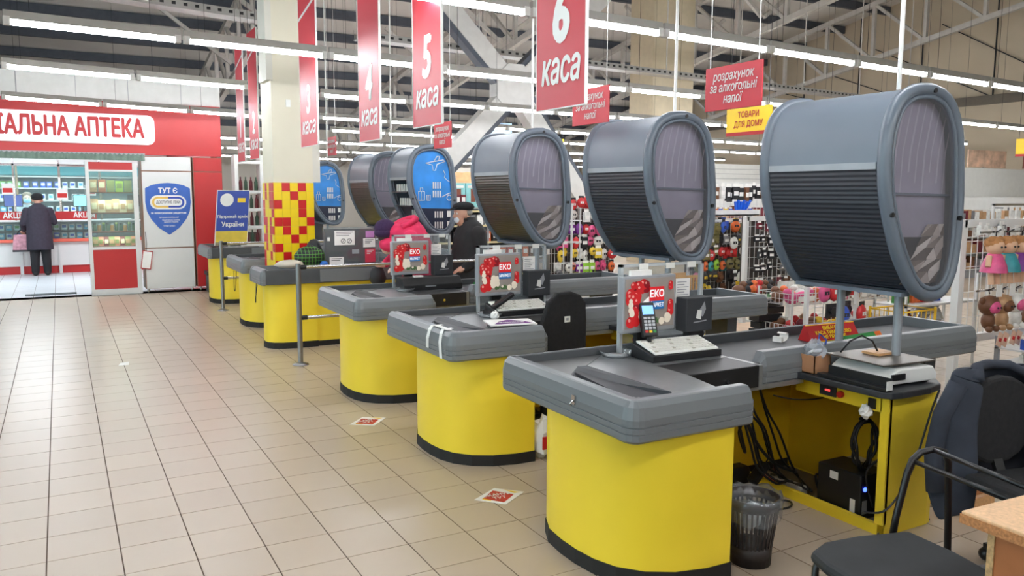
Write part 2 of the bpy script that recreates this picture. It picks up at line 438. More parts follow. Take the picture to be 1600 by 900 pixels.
# ------------------------------------------------------------------ rows of fluorescent lights
TUBEM = mat('tube_glow', (247, 250, 255), .5, var=0, emit=TUBE)
HOUS = mat('light_housing', (176, 174, 168), .5, var=.05)
HOUSW = mat('light_endcap', (226, 226, 222), .5, var=.03)
ZT = 2.9
def make_light():
    r = thing('ceiling_light', 'fluorescent tube light', 'light')
    MB().prism([(-.024,.022), (.024,.022), (.02,.085), (-.02,.085)], 'x', -.62, .62).build('housing', HOUS, r)
    MB().cyl((-.575, 0, 0), (.575, 0, 0), .02, n=10).build('tube', TUBEM, r)
    e = MB()
    for s in (-1, 1): MB().box((s*.6-.022, -.028, -.022), (s*.6+.022, .028, .04)).build('end_cap', HOUSW, r)
    return r
L0 = make_light(); first = [True]; wire_mesh = {}
def light_row(p0, p1, n0, n1, label, group):
    p0 = Vector(p0+(ZT,)); p1 = Vector(p1+(ZT,)); d = (p1-p0).normalized(); a = math.atan2(d.y, d.x)
    for k in range(n0, n1):
        c = p0+d*(1.27*(k+.5)); lab = label.replace('tube light in', '%s tube light of the' % ORD[k-n0])
        if first[0]:
            o = L0; first[0] = False; o.location = c; o.rotation_euler.z = a; o['label'] = lab; o['group'] = group
        else: o = copy_tree(L0, c, lab, group, a)
        h = round(roof(c.y)-ZT, 1)
        if h not in wire_mesh:
            wire_mesh[h] = MB().box((-.0015, -.0015, .08), (.0015, .0015, h+.1)).mesh('hanging_wire', INK)
        ww = bpy.data.objects.new('hanging_wire', wire_mesh[h]); col.objects.link(ww); ww.parent = o; ww.location = (-.45, 0, 0)
def row(p0, p1, n0, n1, where):
    light_row(p0, p1, n0, n1, 'tube light in row '+where, 'tube lights in the row '+where)
row((-.17,3.42), (3.2,3.83), -2, 3, 'before the tiled column')
row((3.64,4.05), (16.1,5.15), 0, 14, 'running on to the beige wall')
row((3.06,1.27), (10.22,1.9), -1, 9, 'above the big till six banner')
row((-.31,5.92), (2.2,6.44), -1, 2, 'halfway to the pharmacy sign')
row((3.12,6.7), (11.83,7.6), 0, 13, 'behind the crossed brace')
row((-.47,9.08), (2.87,10.05), -1, 3, 'right before the red pharmacy sign')
row((3.98,9.77), (15.59,11.13), 0, 12, 'crossing the hall at mid depth')
row((4.93,12.39), (19.22,14.61), 0, 12, 'three from the far end of the hall')
row((8,20.6), (24,23.0), -4, 11, 'second from the far end of the hall')
row((8,25.6), (24,28.0), -6, 11, 'at the far end of the hall')
row((7.58,16.52), (23.55,18.93), -4, 11, 'behind the pharmacy corner')
row((-3.2,-1.6), (1.0,-1.3), 0, 7, 'over the camera position')
row((-3.2,-4.2), (1.0,-3.9), 0, 7, 'added unseen behind the camera')  # unseen row, put in for the light it throws forward
row((-3.2,-6.8), (1.0,-6.5), 0, 8, 'added unseen farthest behind the camera')  # unseen extra row, added to brighten the yellow counter fronts

# ------------------------------------------------------------------ checkout counters
RIMP = [(-.075,.695), (-.012,.695), (0,.706), (0,.73), (-.004,.733), (0,.736), (0,.756), (-.004,.759), (0,.762), (0,.79), (-.01,.835), (-.03,.857), (-.04,.86), (-.075,.86)]
def msweep(mb, secs):
    n = len(secs[0]); vs = [p for s_ in secs for p in s_]
    fs = [(i*n+j, (i+1)*n+j, (i+1)*n+(j+1) % n, i*n+(j+1) % n) for i in range(len(secs)-1) for j in range(n)]
    fs += [tuple(range(n)), tuple(range(len(vs)-1, len(vs)-1-n, -1))]
    return mb.add(vs, fs)
def sec(x, y, nx, ny, prof=RIMP): return [(x+nx*o, y+ny*o, z) for o, z in prof]
RIME = [(max(o, -.075)-.03*(o > -.05), min(z, .80)) for o, z in RIMP]
def counter(label, D=1.08, loc=(0,0,0), mirror=False, cabinet=True, power=False):
    r = thing('checkout_counter', label, 'checkout counter', loc)
    k = D/1.08
    out = [(.60,.07), (.47,.075), (.33,.11), (.22,.175), (.14,.27), (.1,.38), (.085,.5), (.085,.62), (.1,.75), (.15,.86), (.24,.94), (.36,.985), (.60,.99)]
    out = [(x, y*k) for x, y in out]
    b = MB(); b.prism(out, 'z', .07, .70, False)
    n = len(out); b.smooth = True; b.add([(x,y,.07) for x,y in out]+[(x,y,.70) for x,y in out], [(i,i+1,i+1+n,i+n) for i in range(n-1)]); b.smooth = False
    b.add([(out[0][0],out[0][1],.07),(out[-1][0],out[-1][1],.07),(out[-1][0],out[-1][1],.7),(out[0][0],out[0][1],.7)], [(0,1,2,3)])
    b.build('base', YEL, r)
    MB().prism([((x-.35)*1.02+.35, (y-.5*k)*1.012+.5*k) for x, y in out], 'z', 0, .07).build('plinth', RUBBER, r)
    rm = MB(); R_ = .06
    cap = MB(); BIG = [(o+.004 if o > -.07 else o, z+(.003 if z > .8 else 0)) for o, z in RIMP]
    msweep(cap, [sec(0, R_+.03, -1, 0, BIG)]+[sec(R_+R_*math.cos(math.radians(180+q)), R_+R_*math.sin(math.radians(180+q)), math.cos(math.radians(180+q)), math.sin(math.radians(180+q)), BIG) for q in (0, 22, 45, 68, 90)]+[sec(R_+.03, 0, 0, -1, BIG)])
    cap.build('corner_cap', BUMP, r)
    secs = [sec(.05, D, 0, 1), sec(.0+.02, D-.006, -.6, .8), sec(0, D-.05, -1, 0), sec(0, R_, -1, 0)]
    for q in (22, 45, 68):
        t = math.radians(180+q); secs.append(sec(R_+R_*math.cos(t), R_+R_*math.sin(t), math.cos(t), math.sin(t)))
    secs += [sec(R_, 0, 0, -1), sec(.63, 0, 0, -1), sec(.665, .0, 0, -1, [(o, z) for o, z in RIME])]
    msweep(rm, secs).build('bumper_rim', BUMP, r)
    MB().box((.05, D-.032, .70), (3.0, D, .855)).build('rear_rim', BUMPD, r, bevel=.006)
    MB().box((.62, D, .71), (3.0, D+.012, .845)).build('rear_bumper', BUMP, r, bevel=.004)
    # steel worktop with the dropped well at the end
    y0 = D-.616
    if D > .9:
        po = [(.07,.07), (.60,.07), (.68,y0), (.68,D-.38), (1.16,D-.38), (1.16,D-.033), (.07,D-.033)]
    else: po = [(.07,.07), (1.16,.07), (1.16,D-.033), (.07,D-.033)]
    MB().prism(po, 'z', .795, .812).build('worktop', STEEL, r)
    if D > .9:
        wl = MB(); wl.add([(.115,.16,.813), (.29,.10,.813), (.30,.13,.86), (.285,.72,.86), (.25,.75,.855), (.19,.72,.813), (.185,.70,.813)], [(0,1,2,3,4,5,6)])
        wl.prism([(.115,.15), (.30,.10), (.285,.74), (.20,.70)], 'z', .812, .83)
        wl.v = [(x, y, z if z < .84 else z-.012) for x, y, z in wl.v]; wl.build('packing_well', mat('well_lining', (34, 38, 45), .5, var=.06), r)
        MB().prism([(.08,.70), (.08,D-.034), (.60,D-.034), (.19,.70)], 'z', .8125, .815).build('sloped_panel', mat('dull_steel', (104, 104, 104), .4, metal=.4, var=.1, scale=10), r)
    # conveyor
    MB().box((1.16, D-.56, .70), (2.98, D-.035, .806)).build('belt', BELT, r, bevel=.01)
    fr = MB(); yb = D-.58
    RIMS = [(max(o, -.075)-.03*(o > -.05), min(z, .775)) for o, z in RIMP]
    msweep(fr, [sec(1.19, yb, 0, -1, RIMS), sec(1.235, yb, 0, -1), sec(2.9, yb, 0, -1)] + [sec(3.0+.06*math.sin(t)-.0, yb+.06-.06*math.cos(t), math.sin(t), -math.cos(t)) for t in (.4, .8, 1.2, 1.57)] + [sec(3.06, D-.02, 1, 0)])
    fr.build('belt_bumper', BUMP, r)
    if D > .9:
        d = MB().box((.68, y0, .70), (1.145, D-.385, .811)).build('cash_drawer', BLACK, r, bevel=.004)
        MB().cyl((.93, y0+.002, .752), (.93, y0-.012, .752), .011).build('lock', CHROME, d)
        MB().box((1.145, y0, .70), (1.17, D-.385, .811)).build('end_plate', STEEL, r)
        MB().box((.62, y0+.03, .675), (1.5, D-.1, .699)).build('frame_rail', STEEL, r)
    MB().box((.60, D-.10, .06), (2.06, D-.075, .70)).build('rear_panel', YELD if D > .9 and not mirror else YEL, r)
    MB().box((.60, D-.10, 0), (2.06, D-.068, .06)).build('rear_plinth', RUBBER, r)
    MB().box((2.72, D-.45, 0), (2.82, D-.2, .70)).build('leg', BUMPD, r)
    if cabinet:
        cy = D-1.06
        c = MB()
        arc = [(1.885+.1*math.sin(t), cy+.1-.1*math.cos(t)) for t in (0, .4, .8, 1.2, 1.57)]
        ol = [(1.556, cy)] + arc + [(1.985, D-.1)]
        n = len(ol); c.add([(x,y,.0) for x,y in ol]+[(x,y,.70) for x,y in ol], [(i,i+1,i+1+n,i+n) for i in range(n-1)])
        il = [(1.556, cy+.02)] + [(x-.015, y+.015) for x, y in arc] + [(1.965, D-.1)]
        c.add([(x,y,.0) for x,y in il]+[(x,y,.70) for x,y in il], [(i,i+1,i+1+n,i+n) for i in range(n-1)])
        c.box((1.545, cy, .06), (1.572, cy+.045, .70))
        c.build('cabinet_shell', YEL, r)
        MB().box((1.955, cy+.1, .02), (1.963, D-.1, .69)).build('inner_shade_sheet', YELD, r)  # sheet in the shaded yellow over the shell's inner wall
        MB().box((1.548, cy+.03, .0), (1.575, D-.1, .055)).build('sill', YEL, r)
        MB().box((1.55, cy+.02, .0), (1.95, D-.1, .012)).build('cabinet_floor', mat('cabinet_floor', (110, 100, 84), .7), r)
        ap = MB().box((1.545, cy+.04, .615), (1.565, D-.5, .70)).build('apron', YEL, r)
        if power:
            MB().box((1.537, cy+.30, .632), (1.546, cy+.40, .69)).build('power_unit', DKGREY, ap)
            MB().box((1.535, cy+.335, .656), (1.538, cy+.365, .665)).build('display', mat('red_led', (255, 60, 60), .4, emit=1.2), ap)
        MB().cyl((1.545, cy+.27, .655), (1.525, cy+.27, .655), .017).build('stop_button', RED, ap)
        MB().box((1.536, cy+.07, .625), (1.546, cy+.11, .675)).build('empty_socket', BLACK, ap)
        tp = [(1.46, cy+.52), (1.47, cy-.0), (1.5, cy-.045), (1.56, cy-.06), (1.77, cy-.06), (1.89, cy-.03), (1.975, cy+.05), (2.015, cy+.16), (2.015, cy+.52)]
        MB().prism(tp, 'z', .702, .735).build('side_table', DKGREY, r, bevel=.006)
        for z_ in (.2, .3, .4, .5):
            pass
    if mirror: r.scale = (1, -1, 1)
    return r
C6 = (2.0, -1.35)
counter('nearest yellow checkout counter, with card terminal, white keyboard and open cable cabinet', loc=(2.0, -1.35, 0), power=True)
counter('yellow checkout counter second from the camera, with white tape over its bumper', loc=(2.04, .385, 0))
counter('yellow checkout counter third from the camera, beside the barrier with the steel post', loc=(2.04, 2.08, 0))
counter('long yellow checkout counter with bags on it, just before the tiled column', D=.6, loc=(1.92, 5.42, 0), mirror=True, cabinet=False)
counter('yellow checkout counter behind the tiled column with the dark tray', loc=(2.0, 6.25, 0))
counter('farthest yellow checkout counter, beside the blue and yellow poster', loc=(2.0, 9.83, 0), mirror=True, cabinet=False)

# ------------------------------------------------------------------ barrel shaped display cabinets
PROF = [(.266,1.034), (.34,1.037), (.411,1.022), (.47,.995), (.517,.955), (.555,.9), (.583,.838), (.603,.75), (.613,.653), (.627,.52), (.63,.401), (.628,.3), (.62,.21), (.603,.13), (.573,.068), (.535,.025), (.492,.002), (.44,-.008), (.393,-.006), (.34,.008), (.291,.032), (.237,.08), (.184,.149), (.14,.215), (.102,.288), (.065,.375), (.032,.466), (.012,.555), (.004,.641), (.004,.72), (.012,.80), (.03,.86), (.056,.917), (.092,.965), (.139,.999), (.2,1.023)]
NP = len(PROF)
def inset(d):
    o = []
    for i in range(NP):
        a = Vector(PROF[i-1]); b = Vector(PROF[(i+1) % NP]); t = (b-a).normalized(); n = Vector((t.y, -t.x))  # clockwise: inward on the right-hand side
        o.append(tuple(Vector(PROF[i])+n*d))
    return o
POSTER = mat('lilac_poster', (172, 166, 176), .6, var=.14, scale=5)
POSTD = mat('dark_poster', (36, 36, 40), .55, var=.2)
TRI = [mat('taupe_triangle_%d' % i, c, .6) for i, c in enumerate(((198,184,168),(138,124,110),(232,222,206),(104,92,80)))]
SKYB = mat('sky_blue_poster', (44, 134, 214), .5, var=.2, scale=4)
NAVYD = mat('dark_navy_print', (26, 34, 58), .5, var=.1)
def tower(loc, label, kind='poster', depth=.72, shut=SHUT, poles=True):
    r = thing('display_cabinet', label, 'cabinet', loc)
    DEP = depth
    body = inset(.022)
    # indices: shutter from PROF[28] (left, z .64) back down to PROF[20] (bottom)
    def strip(idx, y0, y1, name, mt, off=0.):
        b = MB(); b.smooth = True
        pts = [inset(.022-off)[i] for i in idx]; n = len(pts)
        b.add([(x,y0,z) for x,z in pts]+[(x,y1,z) for x,z in pts], [(i,i+1,i+1+n,i+n) for i in range(n-1)])
        return b.build(name, mt, r)
    strip(list(range(28, NP))+list(range(0, 11)), .03, DEP-.03, 'cover', TOWER)
    strip(list(range(10, 21)), .03, DEP-.03, 'back_cover', TOWER)
    # slatted shutter with real ridges
    if kind not in ('open', 'blueopen'):
        path = [Vector(body[i]) for i in range(28, 19, -1)]
        fine = []
        for a, b in zip(path, path[1:]):
            k = max(1, int((b-a).length/.011))
            for i in range(k): fine.append(a+(b-a)*i/k)
        s = MB(); pts = []
        for i, p in enumerate(fine):
            q = fine[min(i+1, len(fine)-1)]-fine[max(i-1, 0)]; n = Vector((q.y, -q.x)).normalized()
            pts.append(p+n*(.0014 if i % 2 else -.001))
        n = len(pts); s.add([(x,.035,z) for x,z in pts]+[(x,DEP-.035,z) for x,z in pts], [(i,i+1,i+1+n,i+n) for i in range(n-1)])
        s.build('shutter', shut, r)
    else:
        for kz, zz in enumerate((.50, .34, .2)):
            x0 = .03+.1*kz*kz*.5
            MB().box((x0, .06, zz-.012), (.45, DEP-.06, zz)).build('shelf', DKGREY, r)
        MB().box((.45, .06, .1), (.46, DEP-.06, .66)).build('back_board', DKGREY, r)
    z0 = body[28]
    MB().box((z0[0]-.006, .035, z0[1]-.012), (z0[0]+.014, DEP-.035, z0[1]+.02)).build('header_bar', mat('light_bar_grey', (160, 166, 172), .4), r)
    MB().box((.26, .035, .02), (.32, DEP-.035, .04)).build('bottom_rail', TOWERD, r)
    def ring(y, name):
        p = inset(.03); b = MB(); b.tube([(x, y, z) for x, z in p], .033, n=8, closed=True, ry=.03); b.build(name, TOWERD, r)
        p = inset(.066); b = MB(); b.tube([(x, y-.012, z) for x, z in p], .012, n=6, closed=True); return b
    ring(0.0, 'front_ring').build('ring_lip', TOWERD, r)
    ring(DEP, 'rear_ring').build('ring_lip', TOWERD, r)
    ins = inset(.06)
    MB().add([(x, DEP-.0, z) for x, z in ins], [tuple(range(NP))]).build('rear_panel', TOWER, r)
    for zz, xx in ((1.0, .33), (.42, .07), (.40, .585)):
        MB().cyl((xx, -.034, zz), (xx, -.02, zz), .012).build('clip', BLACK, r)
    if kind in ('blue', 'blueopen'):
        pn = MB().add([(x, .0, z) for x, z in ins], [tuple(range(NP))]).build('window_panel', SKYB, r)
        lo = [(x, z) for x, z in ins if z < .33]; lo = sorted(lo, key=lambda q: q[0])
        low = [(x, -.003, z) for x, z in ins if z < .36]
        MB().add(low, [tuple(range(len(low)))]).build('dark_field', NAVYD, pn)
        g = MB()
        def line(pts, wd=.005): g.tube([(x, -.004, z) for x, z in pts], wd, n=4)
        cx, cz = .36, .80
        line([(cx-.12,cz+.02),(cx-.05,cz+.035),(cx+.1,cz+.06),(cx+.12,cz+.045),(cx+.02,cz+.01),(cx+.0,cz-.06),(cx-.03,cz-.06),(cx-.04,cz),(cx-.12,cz+.02)])
        line([(cx-.02,cz+.04),(cx+.02,cz+.1),(cx+.05,cz+.1),(cx+.04,cz+.05)])
        line([(.46,.74),(.48,.7),(.47,.66),(.52,.62),(.58,.6)], .004)
        for bx in (.10+.05,): line([(bx,.40),(bx,.5),(bx+.07,.5),(bx+.07,.40),(bx,.40)]); line([(bx+.02,.5),(bx+.02,.54),(bx+.05,.54),(bx+.05,.5)]); line([(bx+.035,.4),(bx+.035,.5)], .003)
        line([(.25,.4),(.25,.46),(.29,.46),(.29,.4),(.25,.4)]); line([(.27,.4),(.27,.46)], .003)
        line([(.44,.44),(.5,.47),(.56,.49),(.59,.46)]); line([(.53+.03*math.cos(t),.43+.03*math.sin(t)) for t in [i*math.pi/5 for i in range(11)]])
        for zz in (.58, .48):
            for i in range(4): g.box((.325+.028*i, -.006, zz-.045), (.34+.028*i, -.003, zz+.03))
        for zz in (.24, .12):
            for i in range(4): g.box((.345+.03*i, -.008, zz-.04), (.36+.03*i, -.005, zz+.035))
            g.box((.50, -.008, zz-.03), (.545, -.005, zz+.04))
        g.build('line_art', WHITE, pn); return r
    if kind == 'open': return r
    # lit-up poster behind a clear door
    po = MB().add([(x, .045, z) for x, z in ins], [tuple(range(NP))]).build('poster', POSTER, r)
    fo = MB()
    for i in range(9):
        x = .11+.054*i; q_ = [(x+.05, .95-.004*(i-4)**2), (x+.03, .86), (x, .72), (x-.008, .62-.05*(i % 3))]; w_ = .008+.004*(i % 2); fo.add([(u, .0435, v) for u, v in q_]+[(u+w_, .0435, v) for u, v in q_], [(j, j+1, j+5, j+4) for j in range(3)])
    fo.build('draped_folds', mat('drape_print', (208, 200, 208), .6), po)
    low = [(x, .04, z) for x, z in ins if z < .37]
    MB().add(low, [tuple(range(len(low)))]).build('dark_field', POSTD, po)
    tr = MB()
    def right_edge(z):
        return max(x for i, (x, zz) in enumerate(ins) for (x2, z2) in [ins[(i+1) % NP]] if (zz-z)*(z2-z) <= 0 or abs(zz-z) < .02) - .012
    rows_ = [.37-.058*a for a in range(7)]
    for a in range(6):
        zt, zb_ = rows_[a], rows_[a+1]
        if zb_ < .035: break
        l0 = .42-.036*a; l1 = .42-.036*(a+1); r0 = right_edge(zt); r1 = right_edge(zb_); off = .5*(a % 2)
        N_ = 3
        tp_ = [l0]+[l0+(r0-l0)*(i+off)/N_ for i in range(1, N_)]+[r0]; bt_ = [l1]+[l1+(r1-l1)*(i+.5-off)/N_ for i in range(1, N_)]+[r1]
        for i in range(N_):
            tr.k = (a*7+i*5) % 4; tr.add([(tp_[i], .030, zt), (tp_[i+1], .034, zt), (bt_[i], .037, zb_)], [(0,1,2)])
            tr.k = (a*5+i*3+1) % 4; tr.add([(tp_[i+1], .034, zt), (bt_[i+1], .030, zb_), (bt_[i], .037, zb_)], [(0,1,2)])
    tr.build('triangle_pattern', TRI, po)
    MB().bar((.09, .03, .52), (.6, .03, .51), .008, .012).build('inner_rail', TOWERD, r)
    dn = MB().add([(x, -.012, z) for x, z in ins], [tuple(range(NP))]).build('window_pane', clear('tower_window', (222, 222, 230), .86, .08), r)
    return r
def poles(r, feet, top):
    for (x, y, z0) in feet: MB().cyl((x, y, z0), (x, y, .03), .022, n=10).build('support_pole', mat('pole_grey', (156, 162, 168), .4, metal=.3), r)
    MB().cyl(top, (top[0], top[1], 5.2), .011, n=8).build('ceiling_pole', WHITE, r)
t6 = tower((3.42, -1.3, 1.145), 'nearest big barrel cabinet with black slatted shutter, highest at the front till')
poles(t6, [(.42, .16, -.41), (.47, .55, -.34)], (.38, .2, 1.03))
t5 = tower((3.52, .55, 1.18), 'barrel cabinet with black shutter above the second till from the camera')
poles(t5, [(.36, .16, -.37), (.43, .55, -.37)], (.42, .2, 1.03))
t4 = tower((3.46, 2.3, 1.185), 'barrel cabinet with dark brown shutter above the third till from the camera', shut=mat('brown_shutter', (54, 52, 48), .28, var=.15))
poles(t4, [(.36, .12, -.37), (.43, .55, -.37)], (.35, .2, 1.03))
t3 = tower((3.55, 4.85, 1.18), 'open barrel cabinet with blue airplane poster, behind the pink jacket', kind='blueopen', depth=.6)
poles(t3, [(.36, .12, -.37)], (.4, .2, 1.03))
t2 = tower((3.62, 6.35, 1.17), 'shuttered barrel cabinet standing back to back behind the open blue one', depth=.85, shut=mat('olive_shutter', (66, 62, 50), .3, var=.15))
poles(t2, [(.36, .12, -.36)], (.4, .2, 1.03))
t1 = tower((3.62, 9.3, 1.14), 'blue postered barrel cabinet half hidden by the tiled column', kind='blue', depth=.6)
poles(t1, [(.36, .12, -.33)], (.4, .2, 1.03))
# small packs on the open cabinet's shelves
k = 0
pm = MB().box((-.03, -.02, 0), (.03, .02, .09)); PACKS = [MB().box((-.028, -.02, 0), (.028, .02, .085)).mesh('pack', m_) for m_ in (WHITE, GREYP, INK)]
for zz, x0 in ((.50, .06), (.34, .10), (.20, .25)):
    for i in range(6):
        o = bpy.data.objects.new('pack', PACKS[(i*2+k) % 3]); col.objects.link(o); k += 1
        o.location = (3.55+x0+.05, 4.85+.11+.075*i, 1.18+zz)
        tag(o, 'small upright pack, %s from the front on the %s shelf of the open cabinet' % (ORD[i], {.5:'top',.34:'middle',.2:'lowest'}[zz]), 'pack', 'packs in the open barrel cabinet')
# ------------------------------------------------------------------ hanging banners over the tills
def banner(n, y0, y1, zb, label, X=2.3, H=1.55):
    r = thing('hanging_banner', label, 'banner', (X, (y0+y1)/2, zb))
    h = (y1-y0)/2
    MB().box((-.006, -h, 0), (.006, h, H)).build('sheet', REDS, r)
    e = MB(); e.box((-.008, -h-.006, 0), (.008, -h, H)); e.box((-.008, h, 0), (.008, h+.006, H)); e.box((-.008, -h, -.006), (.008, h, 0))
    e.build('edging', WHITE, r)
    s = MB(); s.add([(-.008, h, H-.34), (-.008, -h, H-.22), (-.008, -h, H-.19), (-.008, h, H-.31)], [(0,1,2,3)]); s.build('stripe', WHITE, r)
    text(str(n), .37, WHITE, r, (-.007, .0, .43), '-x', .82, .05, .12, name='number')
    text('каса', .215, WHITE, r, (-.007, 0, .185), '-x', .80*(2*h)/.47, .03, .2)
    wr = MB()
    for s_ in (-h*.8, h*.8): wr.box((-.002, s_-.002, H), (.002, s_+.002, roof(y0)-zb))
    wr.build('hanging_wire', INK, r)
for n, y0, y1, zb, wh in ((6,-.562,-.127,2.075,'showing the numeral six, biggest in view'), (5,1.06,1.53,2.105,'showing the numeral five, left of the biggest one'), (4,2.2,2.68,2.07,'showing the numeral four, crossed by a tube light glow'),
        (3,3.9,4.5,2.115,'showing the numeral three, in front of the tiled column'), (2,6.47,7.0,2.08,'showing the numeral two, behind the tiled column'), (1,7.33,7.8,2.076,'showing the numeral one, farthest of the row')):
    banner(n, y0, y1, zb, 'tall red hanging banner '+wh)

def alcohol(X, y0, y1, zb, zt, label):
    r = thing('hanging_sign', label, 'sign', (X, (y0+y1)/2, zb)); h = (y1-y0)/2; H = zt-zb
    MB().box((-.004, -h, 0), (.004, h, H)).build('sheet', REDS, r, bevel=.002)
    for i, t in enumerate(('розрахунок', 'за алкогольні', 'напої')):
        text(t, .072, WHITE, r, (-.006, 0, H*(.76-.26*i)), '-x', .78, .014, .2)
    wr = MB()
    for s_ in (-h*.85, h*.85): wr.box((-.002, s_-.002, H), (.002, s_+.002, roof((y0+y1)/2)-zb))
    wr.build('hanging_wire', WHITE, r)
alcohol(3.5, -.49, -.045, 2.139, 2.386, 'red sign about paying for alcohol, hanging over the nearest barrel cabinet')
alcohol(3.5, .92, 1.38, 2.155, 2.41, 'red alcohol sign half hidden behind the number 6 banner')
alcohol(3.5, 3.52, 3.94, 2.107, 2.358, 'red alcohol sign beside the number 5 banner')
alcohol(3.5, 7.29, 7.68, 2.18, 2.437, 'small distant red alcohol sign between banners 3 and 4')
def shopsign(X, y0, y1, zb, zt, lines, label, far_=False):
    r = thing('hanging_sign', label, 'sign', (X, (y0+y1)/2, zb)); h = (y1-y0)/2; H = zt-zb
    MB().box((-.006, -h, 0), (.006, h, H)).build('sheet', YELP, r, bevel=.002)
    MB().box((-.008, -h, 0), (-.005, h, H*.13)).build('red_band', REDD, r)
    for i, t in enumerate(lines): text(t, H*.3, REDD, r, (-.008, 0, H*(.74-.34*i)), '-x', .86, .03)
    wr = MB()
    for s_ in (-h*.85, h*.85): wr.box((-.002, s_-.002, H), (.002, s_+.002, roof((y0+y1)/2)-zb))
    wr.build('hanging_wire', INK, r)
shopsign(6.0, 1.81, 2.40, 2.23, 2.495, ('ТОВАРИ', 'ДЛЯ ДОМУ'), 'yellow hanging sign reading household goods beside the nearest barrel cabinet')
shopsign(9.0, 10.1, 10.7, 2.15, 2.75, (), 'blank yellow hanging sign seen past the top of a barrel cabinet')
shopsign(13.6, 3.33, 3.86, 2.28, 2.56, (), 'yellow hanging sign at the far edge above the plush toy rack')

# ------------------------------------------------------------------ steel barriers between the lanes
def barrier(x0, x1, y, label):
    r = thing('lane_barrier', label, 'barrier', (x0, y, 0)); L = x1-x0
    for px in (0, L):
        p = MB().cyl((px, 0, .01), (px, 0, .985), .025, n=14).build('post', POSTM, r)
        MB().lathe((px, 0, 0), [(.001,.03), (.03,.03), (.045,.022), (.075,.012), (.08,0)], 16).build('foot', POSTM, p)
    for z in (.95, .46):
        q = MB().cyl((.03, 0, z), (L-.03, 0, z), .016, n=10).build('rail', CHROME, r)
        MB().cyl((.015, 0, z), (.075, 0, z), .023, n=10).build('rail_socket', BLACK, q)
barrier(2.105, 4.9, 4.01, 'steel rail barrier with round post beside the third till')
barrier(2.094, 4.9, 8.2, 'steel rail barrier by the blue and yellow poster')

# ------------------------------------------------------------------ pharmacy kiosk
PW = mat('pharmacy_white', (214, 214, 212), .45, var=.03, scale=2)
RW = mat('pharmacy_red', (186, 38, 40), .42, var=.03, scale=2)
EDGE = mat('brown_edging', (150, 110, 90), .5, var=.05)
struct(MB().box((-6, 10.9, 2.27), (2.6, 11.0, 3.1)).build('wall_pharmacy_front', RW))
for x in (-2.9, -.2, 1.72):
    pass
struct(MB().box((-6, 11.0, 3.1), (2.62, 11.15, 3.52)).build('wall_pharmacy_top', mat('white_fascia', (205, 204, 200), .6, var=.04)))
sm = MB()
for x in (-.35, .45, 1.2, 2.0): sm.box((x, 10.995, 3.12), (x+.008, 11.0, 3.5))
struct(sm.build('trim_3', GREYP))
struct(MB().box((2.5, 11.4, 0), (2.6, 18.6, 3.1)).build('wall_pharmacy_side', RW))
struct(MB().box((-6, 18.5, 0), (2.6, 18.6, 3.1)).build('wall_pharmacy_back', mat('pharmacy_back', (200, 216, 220), .6)))
struct(MB().box((-6, 11.0, 2.6), (2.6, 18.6, 2.68)).build('ceiling_pharmacy', mat('pharmacy_ceiling', (226, 232, 236), .7)))
# the sign
r = thing('pharmacy_sign', 'long white rounded signboard with red pharmacy lettering on the red wall', 'sign', (0, 10.9, 0))
pl = []
for cx, cz, a0 in ((1.46, 2.80, 0), (-3.6, 2.80, 90), (-3.6, 2.53, 180), (1.46, 2.53, 270)):
    for q in range(0, 91, 30): t = math.radians(a0+q); pl.append((cx+.1*math.cos(t), cz+.1*math.sin(t)))
MB().prism(pl, 'y', -.06, 0).build('board', mat('sign_white', (236, 240, 246), .5, var=.02, emit=.25), r)
text('СОЦІАЛЬНА АПТЕКА', .40, REDD, r, (1.40, -.062, 2.665), '-y', .62, .045, align='RIGHT')
# awning strip
r = thing('awning', 'grey green pleated awning strip under the pharmacy sign', 'awning', (0, 10.8, 2.17))
aw = MB(); pts = []
for i in range(150):
    x = -3.6+i*.0335; pts.append((x, .012*(i % 2)))
n = len(pts); aw.add([(x, y, 0) for x, y in pts]+[(x, y+.05, .115) for x, y in pts], [(i, i+1, i+1+n, i+n) for i in range(n-1)])
aw.build('pleated_strip', mat('awning_green', (104, 124, 112), .7, var=.15, scale=12), r)
MB().box((-3.6, .05, .09), (1.4, .1, .12)).build('rail', GREYP, r)
# glazed goods case
r = thing('glazed_case', 'tall red and white glazed shop case filled with pouches and jars', 'display case', (.52, 10.86, 0))
WCS = .75
MB().box((0, 0, 0), (.05, .06, 2.15)).build('frame_post', PW, r); MB().box((WCS-.07, 0, 0), (WCS, .06, 2.15)).build('frame_post', PW, r)
MB().box((.05, .0, 0), (WCS-.07, .06, .10)).build('kick_board', PW, r)
MB().box((.05, .01, .1), (WCS-.07, .04, .74)).build('lower_panel', RW, r)
MB().box((.05, .0, .74), (WCS-.07, .06, .78)).build('middle_rail', PW, r)
MB().box((.05, .01, 2.02), (WCS-.07, .04, 2.14)).build('top_panel', RW, r)
MB().box((.05, .0, 1.99), (WCS-.07, .05, 2.02)).build('top_rail', PW, r)
MB().box((.0, .06, 0), (.02, .5, 2.15)).build('side_panel', GLASSC, r); MB().box((WCS-.02, .06, 0), (WCS, .5, 2.15)).build('side_panel', GLASSC, r)
BRN = mat('shelf_brown', (120, 62, 50), .5)
for z in (1.97, 1.6, 1.29, .99): lamp_area('case_fill_lamp', (.89, 10.98, z), .5, .03, 1.6, (1, .97, .9))  # added fill lamps, one per shelf, to brighten the goods
for z in (1.60, 1.19, .98-.01-.02+.0, .79):
    pass
SHZ = (1.665, 1.335, 1.03, .79)
for z in SHZ: MB().box((.05, .06, z-.02), (WCS-.05, .45, z)).build('shelf', BRN, r)
MB().box((.05, .015, .78), (WCS-.07, .02, 1.99)).build('glass_door', GLASSC, r)
